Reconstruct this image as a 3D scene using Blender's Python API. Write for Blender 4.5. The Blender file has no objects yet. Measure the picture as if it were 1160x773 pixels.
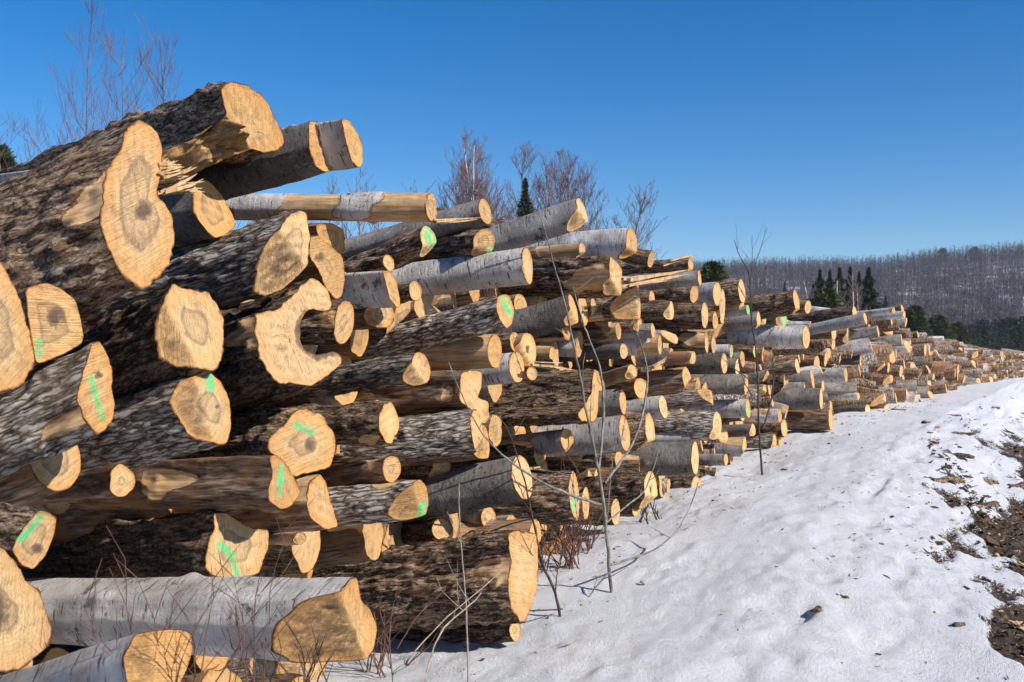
import bpy, math, random
import numpy as np
from mathutils import Vector, Matrix
R = math.radians
rng = np.random.default_rng(7)
random.seed(7)
scene = bpy.context.scene
COL = scene.collection

# ------------------------------------------------------------------ camera, sky, sun, exposure
CAMZ = 1.65
F = 1128.0                      # focal length in photo pixels (photo is 1160 wide)
cam_d = bpy.data.cameras.new('camera'); cam = bpy.data.objects.new('camera', cam_d); COL.objects.link(cam)
cam.location = (0, 0, CAMZ); cam.rotation_euler = (R(90), 0, 0)
cam_d.sensor_width = 36; cam_d.lens = 36*F/1160; cam_d.clip_end = 6000; cam_d.clip_start = 0.05
cam_d.dof.use_dof = True; cam_d.dof.focus_distance = 5.0; cam_d.dof.aperture_fstop = 8.0
scene.camera = cam
SUN_AZ, SUN_EL = 123, 33         # azimuth clockwise from +Y
world = bpy.data.worlds.new('World'); scene.world = world; world.use_nodes = True
wn = world.node_tree; bg = wn.nodes['Background']
sky = wn.nodes.new('ShaderNodeTexSky'); sky.sky_type = 'NISHITA'; sky.sun_disc = False
sky.sun_elevation = R(SUN_EL); sky.sun_rotation = R(SUN_AZ); sky.altitude = 900; sky.air_density = 0.9
sky.dust_density = 0.35; sky.ozone_density = 2.5
hsv = wn.nodes.new('ShaderNodeHueSaturation'); hsv.inputs['Hue'].default_value = .504; hsv.inputs['Saturation'].default_value = 1.46
wn.links.new(sky.outputs[0], hsv.inputs['Color']); wn.links.new(hsv.outputs[0], bg.inputs[0]); bg.inputs[1].default_value = 0.10
sl = bpy.data.lights.new('sun', 'SUN'); sl.energy = 5.0; sl.angle = R(0.53); sl.color = (1.0, 0.94, 0.85)
sun = bpy.data.objects.new('sun', sl); COL.objects.link(sun)
sd = Vector((math.sin(R(SUN_AZ))*math.cos(R(SUN_EL)), math.cos(R(SUN_AZ))*math.cos(R(SUN_EL)), math.sin(R(SUN_EL))))
sun.rotation_euler = sd.to_track_quat('Z', 'Y').to_euler(); sun.location = sd*20
scene.view_settings.view_transform = 'Standard'; scene.view_settings.look = 'None'
scene.view_settings.exposure = 0.44; scene.view_settings.gamma = 1
scene.render.engine = 'CYCLES'

# ------------------------------------------------------------------ pile frame: s runs along the pile, t out of its face
D = 2.8
U = np.array([math.sin(R(30)), math.cos(R(30))]); N = np.array([math.cos(R(30)), -math.sin(R(30))])
def unproj(px, py, t):
    dx = (px-580)/F; dz = -(py-386.5)/F
    Y = (-D+t)/(dx*N[0]+N[1])
    return np.array([dx*Y, Y, CAMZ+dz*Y])
def proj(P):
    P = np.atleast_2d(P)
    return np.stack([580+F*P[:, 0]/P[:, 1], 386.5-F*(P[:, 2]-CAMZ)/P[:, 1]], 1)
def st(P): return P[0]*U[0]+P[1]*U[1], P[0]*N[0]+P[1]*N[1]+D
def from_st(s, t, z): 
    q = s*U+(t-D)*N
    return np.array([q[0], q[1], z])

# ------------------------------------------------------------------ numpy value noise
def _h(i, j, k, seed):
    n = (i*73856093) ^ (j*19349663) ^ (k*83492791) ^ (seed*2654435)
    n = (n ^ (n >> 13))*1274126177 & 0x7fffffff
    n = (n ^ (n >> 16))*668265263 & 0x7fffffff
    return ((n ^ (n >> 15)) & 0xffff)/32767.5-1.0
def vn(p, seed=0):
    p = np.asarray(p, float); i = np.floor(p).astype(np.int64); f = p-i; f = f*f*(3-2*f)
    out = 0
    for a in (0, 1):
        for b in (0, 1):
            for c in (0, 1):
                w = (f[..., 0] if a else 1-f[..., 0])*(f[..., 1] if b else 1-f[..., 1])*(f[..., 2] if c else 1-f[..., 2])
                out = out+w*_h(i[..., 0]+a, i[..., 1]+b, i[..., 2]+c, seed)
    return out
def fbm(p, o=3, seed=0):
    p = np.asarray(p, float); r = 0; a = 1
    for k in range(o):
        r = r+a*vn(p, seed+k*17); p = p*2.03+11.3; a *= .5
    return r
def sstep(a, b, x):
    x = np.clip((x-a)/(b-a), 0, 1); return x*x*(3-2*x)

# ------------------------------------------------------------------ helpers
def tag(o, label=None, cat=None, group=None, kind=None):
    if label: o['label'] = label
    if cat: o['category'] = cat
    if group: o['group'] = group
    if kind: o['kind'] = kind
    return o
def mesh_np(name, V, quads=None, tris=None, mats=(), smooth=True, attrs=None, mi=None, ngons=None):
    me = bpy.data.meshes.new(name)
    loops = []; starts = []; n = 0; 
    parts = []
    if quads is not None and len(quads): parts.append((np.asarray(quads), 4))
    if tris is not None and len(tris): parts.append((np.asarray(tris), 3))
    nv = len(V); me.vertices.add(nv); me.vertices.foreach_set('co', np.asarray(V, np.float32).ravel())
    lv = np.concatenate([a.ravel() for a, k in parts]); 
    ls = []; off = 0
    for a, k in parts:
        ls.append(off+np.arange(len(a))*k); off += len(a)*k
    ls = np.concatenate(ls)
    me.loops.add(len(lv)); me.loops.foreach_set('vertex_index', lv.astype(np.int32))
    me.polygons.add(len(ls)); me.polygons.foreach_set('loop_start', ls.astype(np.int32))
    me.polygons.foreach_set('use_smooth', np.full(len(ls), smooth))
    for m in mats: me.materials.append(m)
    if mi is not None: me.polygons.foreach_set('material_index', np.asarray(mi, np.int32))
    for k, v in (attrs or {}).items():
        at = me.attributes.new(k, 'FLOAT', 'POINT'); at.data.foreach_set('value', np.asarray(v, np.float32))
    me.update(calc_edges=True)
    return me
def link(name, me, parent=None, M=None):
    o = bpy.data.objects.new(name, me); COL.objects.link(o)
    if M is not None: o.matrix_world = M
    if parent is not None: o.parent = parent
    return o

# ------------------------------------------------------------------ node helpers
class NT:
    def __init__(s, name):
        s.m = bpy.data.materials.new(name); s.m.use_nodes = True; s.t = s.m.node_tree
        s.p = s.t.nodes['Principled BSDF']; s.p.inputs['Specular IOR Level'].default_value = 0.25
    def n(s, typ, **kw):
        nd = s.t.nodes.new(typ)
        for k, v in kw.items():
            if k.startswith('i_'): nd.inputs[k[2:]].default_value = v
            else: setattr(nd, k, v)
        return nd
    def l(s, a, b): s.t.links.new(a, b)
    def val(s, x, sock):
        if isinstance(x, (int, float, tuple)): sock.default_value = x
        else: s.l(x, sock)
    def coord(s, scale=(1, 1, 1), kind='Object', vec=None):
        if vec is None: vec = s.n('ShaderNodeTexCoord').outputs[kind]
        mp = s.n('ShaderNodeMapping'); mp.inputs['Scale'].default_value = scale; s.l(vec, mp.inputs[0]); return mp.outputs[0]
    def noise(s, vec, scale, detail=4, rough=.55, dist=0):
        nd = s.n('ShaderNodeTexNoise'); nd.inputs['Scale'].default_value = scale; nd.inputs['Detail'].default_value = detail
        nd.inputs['Roughness'].default_value = rough; nd.inputs['Distortion'].default_value = dist
        if vec is not None: s.l(vec, nd.inputs['Vector'])
        return nd.outputs['Fac']
    def voro(s, vec, scale, feature='F1', out='Distance'):
        nd = s.n('ShaderNodeTexVoronoi', feature=feature); nd.inputs['Scale'].default_value = scale; s.l(vec, nd.inputs['Vector']); return nd.outputs[out]
    def math(s, op, a, b=0.0, c=None, clamp=False):
        nd = s.n('ShaderNodeMath', operation=op, use_clamp=clamp); s.val(a, nd.inputs[0]); s.val(b, nd.inputs[1])
        if c is not None: s.val(c, nd.inputs[2])
        return nd.outputs[0]
    def ramp(s, fac, stops, interp='LINEAR'):
        nd = s.n('ShaderNodeValToRGB'); nd.color_ramp.interpolation = interp; e = nd.color_ramp.elements
        while len(e) > 1: e.remove(e[-1])
        e[0].position = stops[0][0]; e[0].color = (*stops[0][1], 1) if isinstance(stops[0][1], tuple) else (stops[0][1],)*3+(1,)
        for p, c in stops[1:]:
            q = e.new(p); q.color = (*c, 1) if isinstance(c, tuple) else (c, c, c, 1)
        s.l(fac, nd.inputs[0]); return nd.outputs[0]
    def mix(s, f, a, b, blend='MIX'):
        nd = s.n('ShaderNodeMix', data_type='RGBA', blend_type=blend); s.val(f, nd.inputs[0])
        for x, k in ((a, 6), (b, 7)):
            if isinstance(x, tuple): nd.inputs[k].default_value = (*x, 1)
            else: s.l(x, nd.inputs[k])
        return nd.outputs[2]
    def attr(s, name, kind='GEOMETRY', out='Fac'):
        nd = s.n('ShaderNodeAttribute', attribute_name=name, attribute_type=kind); return nd.outputs[out]
    def rand(s): return s.n('ShaderNodeObjectInfo').outputs['Random']
    def warp(s, vec, scale, amt):
        nz = s.n('ShaderNodeTexNoise'); nz.inputs['Scale'].default_value = scale; nz.inputs['Detail'].default_value = 3; s.l(vec, nz.inputs['Vector'])
        m = s.n('ShaderNodeVectorMath', operation='MULTIPLY_ADD'); s.l(nz.outputs['Color'], m.inputs[0]); m.inputs[1].default_value = (amt, amt, amt); s.l(vec, m.inputs[2]); return m.outputs[0]
    def bump(s, h, strength, dist, prev=None):
        nd = s.n('ShaderNodeBump'); nd.inputs['Strength'].default_value = strength; nd.inputs['Distance'].default_value = dist
        s.l(h, nd.inputs['Height'])
        if prev is not None: s.l(prev, nd.inputs['Normal'])
        return nd.outputs[0]
    def out(s, col, rough=.8, nrm=None):
        s.val(col if not isinstance(col, tuple) else (*col, 1), s.p.inputs['Base Color']); s.val(rough, s.p.inputs['Roughness'])
        if nrm is not None: s.l(nrm, s.p.inputs['Normal'])
        return s.m

def offs(q, k=37.0):          # object coordinates shifted per object, so copies differ
    r = q.rand(); c = q.n('ShaderNodeTexCoord').outputs['Object']
    v = q.n('ShaderNodeVectorMath', operation='ADD'); q.l(c, v.inputs[0])
    m = q.math('MULTIPLY', r, k); cb = q.n('ShaderNodeCombineXYZ'); q.l(m, cb.inputs[0]); q.l(m, cb.inputs[2]); q.l(cb.outputs[0], v.inputs[1])
    return v.outputs[0]

WOODC = (0.60, 0.375, 0.175)
def bark_mat(name, kind):
    q = NT(name); v = offs(q)
    fib = q.coord((1, 1, .22), vec=v)                 # stretched along the log
    n1 = q.noise(q.coord((1, 1, .13), vec=v), 56, 7, .66, .3)
    n2 = q.noise(v, 6, 5, .6)
    n3 = q.noise(q.coord((1, 1, .45), vec=v), 120, 6, .8)
    if kind == 'furrow':
        vo = q.voro(q.coord((1, 1, .15), vec=q.warp(v, 22, .022)), 58, 'DISTANCE_TO_EDGE')
        ridge = q.math('ADD', q.math('MULTIPLY', q.ramp(vo, [(0, 0), (.30, 1)]), .22), q.math('MULTIPLY_ADD', n3, .40, q.math('MULTIPLY', n1, .50)), clamp=True)
        c = q.ramp(ridge, [(.40, (.020, .015, .011)), (.48, (.11, .084, .064)), (.56, (.28, .235, .195)), (.66, (.56, .51, .46))])
        c = q.mix(q.ramp(n2, [(.45, 0), (.7, 1)]), c, q.mix(.5, c, (.14, .085, .045)))
        h = ridge; bs = .018
    elif kind == 'dark':
        vo = q.voro(q.coord((1, 1, .3), vec=v), 30, 'F1')
        cr = q.voro(q.coord((1, 1, .12), vec=q.warp(q.warp(v, 9, .05), 40, .02)), 34, 'DISTANCE_TO_EDGE')
        ridge = q.math('ADD', q.math('MULTIPLY', q.math('SUBTRACT', q.ramp(cr, [(0, 0), (.12, 1)]), .8), .085), q.math('MULTIPLY_ADD', n3, .55, q.math('MULTIPLY', n1, .47)))
        c = q.ramp(ridge, [(.42, (.016, .010, .007)), (.475, (.090, .055, .033)), (.54, (.25, .165, .105)), (.62, (.52, .405, .30))])
        c = q.mix(q.ramp(q.noise(v, 13, 7, .78), [(.60, 0), (.64, .45)]), c, q.mix(q.ramp(n3, [(.42, 0), (.58, 1)]), (.09, .075, .06), (.56, .51, .46)))
        c = q.mix(q.ramp(q.noise(q.coord((1, 1, .5), vec=v), 8, 7, .75), [(.55, 0), (.60, .7)]), c, q.mix(q.ramp(n1, [(.42, 0), (.58, 1)]), (.13, .065, .03), (.46, .30, .17)))
        c = q.mix(q.ramp(q.noise(v, 4.1, 4, .6), [(.60, 0), (.75, .5)]), c, (.085, .075, .028))
        h = q.math('SUBTRACT', ridge, q.math('MULTIPLY', vo, .15)); bs = .028
    elif kind == 'birch':
        lent = q.noise(q.coord((1, 1, 7), vec=v), 11, 5, .6)
        c = q.ramp(n2, [(.30, (.27, .24, .22)), (.46, (.44, .41, .385)), (.66, (.64, .61, .58))])
        c = q.mix(q.ramp(lent, [(.36, .9), (.42, 0)]), c, (.07, .05, .04))
        c = q.mix(q.ramp(q.noise(v, 9, 8, .8), [(.58, 0), (.62, .9)]), c, (.06, .045, .038))
        c = q.mix(q.ramp(n1, [(.55, 0), (.75, .5)]), c, (.42, .27, .18))
        h = q.math('ADD', n3, lent); bs = .009
    elif kind == 'speckle':
        lent = q.noise(q.coord((1, 1, 4), vec=v), 18, 5, .65)
        c = q.ramp(n2, [(.3, (.115, .095, .08)), (.5, (.22, .195, .17)), (.7, (.36, .335, .31))])
        c = q.mix(q.ramp(lent, [(.36, .8), (.46, 0)]), c, (.05, .04, .033))
        c = q.mix(q.ramp(n3, [(.56, 0), (.63, .8)]), c, (.50, .475, .45))
        h = q.math('ADD', n3, lent); bs = .014
    else:                                             # peeling brown
        c = q.ramp(n1, [(.36, (.045, .028, .018)), (.5, (.19, .12, .078)), (.64, (.42, .32, .24))])
        c = q.mix(q.ramp(n2, [(.48, 0), (.6, .8)]), c, (.30, .145, .06))
        h = n1; bs = .008
    dirt = q.math('MULTIPLY_ADD', q.rand(), .75, .62)
    c = q.mix(1.0, c, q.n('ShaderNodeCombineColor').outputs[0], 'MULTIPLY') if False else c
    hs = q.n('ShaderNodeHueSaturation'); q.l(c, hs.inputs['Color']); q.l(dirt, hs.inputs['Value']); c = hs.outputs[0]
    # bare wood where the bark came off
    pk = q.math('ADD', q.attr('peel'), q.math('ADD', q.math('MULTIPLY', q.math('SUBTRACT', n3, .5), .8), q.math('MULTIPLY', q.math('SUBTRACT', q.noise(v, 16, 5, .7), .5), 1.3)))
    gate = q.ramp(q.attr('peel'), [(.02, 0), (.2, 1)])
    pm = q.math('MULTIPLY', gate, q.ramp(pk, [(.46, 0), (.52, 1)])); rim = q.math('MULTIPLY', gate, q.ramp(pk, [(.34, 0), (.47, 1), (.56, 0)]))
    wf = q.ramp(q.noise(q.coord((1, 1, .08), vec=v), 60, 6, .7), [(.36, 0), (.64, 1)])
    wood = q.mix(wf, (.33, .18, .08), (.70, .49, .27))
    wood = q.mix(q.ramp(n2, [(.5, 0), (.7, .7)]), wood, (.36, .17, .065))
    c = q.mix(pm, c, wood); c = q.mix(rim, c, (.30, .12, .035))
    hh = q.math('MULTIPLY', h, q.math('SUBTRACT', 1.0, q.math('MULTIPLY', pm, .8)))
    return q.out(c, .85, q.bump(hh, .9, bs))
BARK = {k: bark_mat('bark_'+k, k) for k in ('furrow', 'dark', 'birch', 'speckle', 'peel')}

def cut_mat(name, far=False):
    q = NT(name); v = offs(q)
    rnd = q.rand()
    rho = q.attr('rho'); rot = q.attr('rot'); pa = q.attr('paint')
    big = q.noise(v, 7, 4, .6); fine = q.noise(v, 90, 5, .7)
    base = q.mix(q.ramp(big, [(.35, 0), (.65, 1)]), (.64, .365, .135), (.80, .53, .235))
    base = q.mix(q.math('MULTIPLY', rnd, .7), base, (.85, .64, .36))
    r4 = q.math('FRACT', q.math('MULTIPLY', rnd, 5.77))
    base = q.mix(1.0, base, q.ramp(r4, [(0, (1, .90, .74)), (.3, (1, 1, 1)), (.55, (.78, .73, .69)), (.7, (1, .99, .97)), (1, (1.0, .84, .64))]), 'MULTIPLY')
    rr = q.math('ADD', rho, q.math('MULTIPLY', q.math('SUBTRACT', big, .5), .25))
    ring = q.math('SINE', q.math('MULTIPLY', rr, 95.0))
    base = q.mix(q.ramp(ring, [(.2, 0), (1.0, .30)]), base, (.42, .22, .085))
    r2 = q.math('FRACT', q.math('MULTIPLY', rnd, 7.31))
    hs_ = q.math('DIVIDE', rr, q.math('MULTIPLY_ADD', q.math('FRACT', q.math('MULTIPLY', rnd, 41.7)), 1.3, .8))
    hw = q.math('MULTIPLY', q.ramp(hs_, [(.12, .25), (.22, .5), (.27, 1), (.31, .0)]), q.ramp(r2, [(.35, 0), (.50, .8)]))
    base = q.mix(hw, base, (.27, .17, .105))
    r3 = q.math('FRACT', q.math('MULTIPLY', rnd, 13.7))
    base = q.mix(q.math('MULTIPLY', q.ramp(rr, [(.50, 0), (.78, .6), (1.0, 1)]), q.math('MULTIPLY_ADD', r3, .75, .22)), base, (.74, .33, .075))
    dark = q.math('MULTIPLY_ADD', q.math('FRACT', q.math('MULTIPLY', rnd, 29.3)), .27, .88)
    hv = q.n('ShaderNodeHueSaturation'); q.l(base, hv.inputs['Color']); q.l(dark, hv.inputs['Value']); base = hv.outputs[0]
    # saw marks: fine parallel scratches
    vr = q.n('ShaderNodeVectorRotate', rotation_type='Z_AXIS'); q.l(v, vr.inputs['Vector']); q.l(q.math('MULTIPLY', rnd, 40.0), vr.inputs['Angle']); sv = q.coord((2.2, 75, 3), vec=vr.outputs[0]); saw = q.noise(sv, 3.2, 5, .7, .4)
    base = q.mix(q.ramp(saw, [(.46, 0), (.66, .55)]), base, (.33, .175, .075))
    base = q.mix(q.ramp(fine, [(.52, 0), (.75, .35)]), base, (.82, .66, .45))
    # weather dirt
    base = q.mix(q.ramp(q.noise(v, 15, 6, .75), [(.52, 0), (.68, .6)]), base, (.27, .15, .075))
    base = q.mix(q.math('MULTIPLY', q.attr('torn'), q.ramp(q.noise(q.coord((1, 1, .15), vec=v), 45, 6, .7), [(.35, 1), (.62, 0)])), base, (.20, .115, .06))
    oc = q.n('ShaderNodeTexCoord').outputs['Object']; flat = q.coord((1, 1, 0), vec=oc); nm = q.n('ShaderNodeVectorMath', operation='NORMALIZE'); q.l(flat, nm.inputs[0])
    of = q.n('ShaderNodeCombineXYZ'); q.l(q.math('MULTIPLY_ADD', rr, .35, q.math('MULTIPLY', rnd, 50.0)), of.inputs[2]); av = q.n('ShaderNodeVectorMath', operation='ADD'); q.l(nm.outputs[0], av.inputs[0]); q.l(of.outputs[0], av.inputs[1])
    rc = q.math('ABSOLUTE', q.math('SUBTRACT', q.noise(av.outputs[0], 3.1, 3, .6), .5))
    crk = q.math('MULTIPLY', q.ramp(rc, [(.0, .9), (.009, 0)]), q.ramp(rho, [(.03, 1), (.45, .8), (.8, 0)]))
    crk = q.math('MULTIPLY', crk, q.ramp(q.math('FRACT', q.math('MULTIPLY', rnd, 17.1)), [(.50, .0), (.65, .9)]))
    base = q.mix(crk, base, (.07, .035, .018))
    rn_ = q.math('ADD', q.math('MULTIPLY', q.math('SUBTRACT', fine, .5), .6), q.math('MULTIPLY', q.math('SUBTRACT', q.noise(v, 24, 5, .7), .5), 1.6))
    rm = q.math('MULTIPLY', q.ramp(q.math('ADD', rot, rn_), [(.40, 0), (.55, .6), (.85, 1)]), q.ramp(rot, [(0, 0), (.12, 1)]))
    base = q.mix(rm, base, q.mix(fine, (.055, .03, .02), (.26, .18, .12)))
    # bark rim
    bk = q.math('ADD', rho, q.math('MULTIPLY', q.math('SUBTRACT', q.noise(v, 30, 5, .7), .5), .10))
    base = q.mix(q.ramp(bk, [(.955, 0), (.975, .9)]), base, (.36, .14, .04))
    base = q.mix(q.ramp(bk, [(.975, 0), (.995, 1)]), base, (.045, .03, .02))
    pn_ = q.math('ADD', q.math('MULTIPLY', q.math('SUBTRACT', fine, .5), .7), q.math('MULTIPLY', q.math('SUBTRACT', q.noise(v, 28, 5, .75), .5), 2.6))
    pm = q.math('MULTIPLY', q.ramp(q.math('ADD', pa, pn_), [(.30, 0), (.95, .95)]), q.ramp(pa, [(0, 0), (.3, 1)]))
    base = q.mix(q.math('MULTIPLY', pm, q.ramp(saw, [(.38, 1), (.62, .7)])), base, (.03, .64, .24))
    h = q.math('ADD', q.math('MULTIPLY', saw, 1.0), q.math('MULTIPLY', fine, .5))
    return q.out(base, .78, q.bump(h, 1.0, .010))
CUT = cut_mat('sawn_wood')
def split_mat():
    q = NT('split_wood'); v = offs(q)
    f = q.noise(q.coord((1, 1, .07), vec=v), 55, 6, .65, .2); b = q.noise(v, 5, 4)
    c = q.ramp(f, [(.3, (.20, .105, .045)), (.48, (.50, .31, .145)), (.7, (.72, .52, .30))])
    c = q.mix(q.ramp(b, [(.5, 0), (.68, .6)]), c, (.26, .15, .08))
    return q.out(c, .8, q.bump(f, 1, .01))
SPLIT = split_mat()

# ------------------------------------------------------------------ ground
SB = [-50, 0, 2.5, 4, 5, 6, 7, 8.5, 11.5, 14, 20, 27, 57, 120, 3000]; ZB = [.10, .12, .16, .20, .25, .36, .45, .53, .68, .65, .60, .54, -.15, -1.2, -4]
TB = [-400, -40, -8, -.3, 0, .6, 1.3, 1.7, 2.2, 2.8, 6, 400]; ZT = [0, 0, 0, -.03, 0, .02, .045, .01, -.09, -.17, -.20, -.25]
def ground(s, t):
    s = np.asarray(s, float); t = np.asarray(t, float)
    z = np.interp(s, SB, ZB)+np.interp(t, TB, ZT)*np.interp(s, [0, 4, 8, 30, 60], [1, 1, 2.0, 2.2, 1])
    q = np.stack([s, t, np.zeros_like(s)], -1)
    near = np.exp(-np.maximum(0, np.abs(s)-20)/40)
    z = z+near*(.045*fbm(q*[.9, 1.2, 1], 2, 5)+.010*fbm(q*[2.6, 5.2, 1], 3, 9))
    fine = sstep(-.5, .1, t)*sstep(5, 3.4, t)*np.exp(-np.maximum(0, s-9)/6)
    z = z+fine*(.008*fbm(q*[11, 21, 1], 3, 21)*(.4+.6*sstep(-.3, .5, vn(q*1.3, 22)))+.0016*vn(q*44, 24)+.008*sstep(.35, .8, vn(q*[9, 11, 1], 26)))
    d = sstep(1.0, 1.5, t)*sstep(2.4, 1.9, t)              # trodden, pitted band along the crest
    z = z-d*near*(.030*sstep(.05, .85, vn(q*[4.4, 6.4, 1], 33))+.012*fbm(q*[9, 12, 1], 2, 35))
    dm = dirtmask(s, t)
    z = z-near*.035*sstep(.3, .8, dm)+near*sstep(.4, .9, dm)*.02*fbm(q*[22, 22, 1], 3, 51)
    return z
def dirtmask(s, t):
    q = np.stack([s, t, np.zeros_like(s)], -1)
    edge = np.clip(2.96-.105*s, 2.06, 2.65)
    return sstep(-.22, .22, (t-edge)+.33*fbm(q*[1.8, 3.6, 1], 3, 71)+.14*fbm(q*[9, 13, 1], 2, 77))
def gz(s, t): return float(ground(np.array([float(s)]), np.array([float(t)]))[0])
def hit(px, py, tmin=-.3):
    d = np.array([(px-580)/F, 1, -(py-386.5)/F]); k = np.linspace(1, 60, 6000)[:, None]
    P = np.array([0, 0, CAMZ])+d*k; s_ = P[:, 0]*U[0]+P[:, 1]*U[1]; t_ = P[:, 0]*N[0]+P[:, 1]*N[1]+D
    i = int(np.argmax(P[:, 2] <= ground(s_, t_))); return P[i], float(s_[i]), float(t_[i])
def axis(lo, f0, f1, hi, st_, g):
    a = list(np.arange(f0, f1, st_)); x = f1; d = st_
    while x < hi: a.append(x); d *= g; x += d
    a.append(hi); x = f0-st_; d = st_; b = []
    while x > lo: b.append(x); d *= g; x -= d
    b.append(lo); return np.array(b[::-1]+a)
def build_ground():
    S = axis(-600, 1.8, 9.0, 2300, .022, 1.045); T = axis(-1500, -.3, 3.6, 1500, .024, 1.09)
    g, h = np.meshgrid(S, T, indexing='ij'); s, t = g.ravel(), h.ravel(); z = ground(s, t)
    P = s[:, None]*U+(t-D)[:, None]*N; V = np.column_stack([P, z]); n, m = len(S), len(T)
    i = (np.arange(n-1)[:, None]*m+np.arange(m-1)[None]).ravel()
    Q = np.column_stack([i, i+m, i+m+1, i+1])[:, ::-1]
    q = NT('snow_and_litter'); v = q.coord()
    dm = q.attr('dirt'); tt = q.attr('band')
    f1 = q.noise(v, 60, 6, .7); f2 = q.noise(v, 4.5, 5, .6); f3 = q.noise(v, 220, 3, .7)
    snow = q.mix(q.ramp(f2, [(.4, 0), (.7, 1)]), (.88, .89, .92), (.95, .95, .955))
    snow = q.mix(q.ramp(q.noise(v, 26, 6, .75), [(.38, .5), (.56, 0)]), snow, (.76, .78, .84))
    snow = q.mix(q.math('MULTIPLY', q.ramp(q.noise(v, 7, 7, .75), [(.54, 0), (.72, .45)]), tt), snow, (.42, .39, .37))
    snow = q.mix(q.math('MULTIPLY', q.ramp(q.noise(v, 140, 3, .6), [(.68, 0), (.73, .8)]), q.math('MULTIPLY_ADD', tt, .8, .12)), snow, (.11, .08, .055))
    dirt = q.ramp(q.noise(v, 38, 6, .7), [(.36, (.022, .015, .010)), (.5, (.085, .058, .036)), (.64, (.20, .145, .09)), (.74, (.42, .31, .19))])
    k = q.ramp(q.math('ADD', dm, q.math('MULTIPLY', q.math('SUBTRACT', f1, .5), 1.8)), [(.47, 0), (.56, 1)])
    c = q.mix(k, snow, dirt)
    h = q.math('ADD', q.math('MULTIPLY', f1, 1.0), q.math('MULTIPLY', f3, .8))
    q.p.inputs['Subsurface Weight'].default_value = .0
    m = q.out(c, .62, q.bump(h, 1.0, .022))
    band = sstep(.7, 1.3, t)*sstep(4, 2.5, t)
    me = mesh_np('ground', V, quads=Q, mats=[m], attrs={'dirt': dirtmask(s, t)*sstep(400, 60, s)*sstep(60, 12, t), 'band': band})
    tag(link('ground', me), kind='structure')
build_ground()

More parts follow.
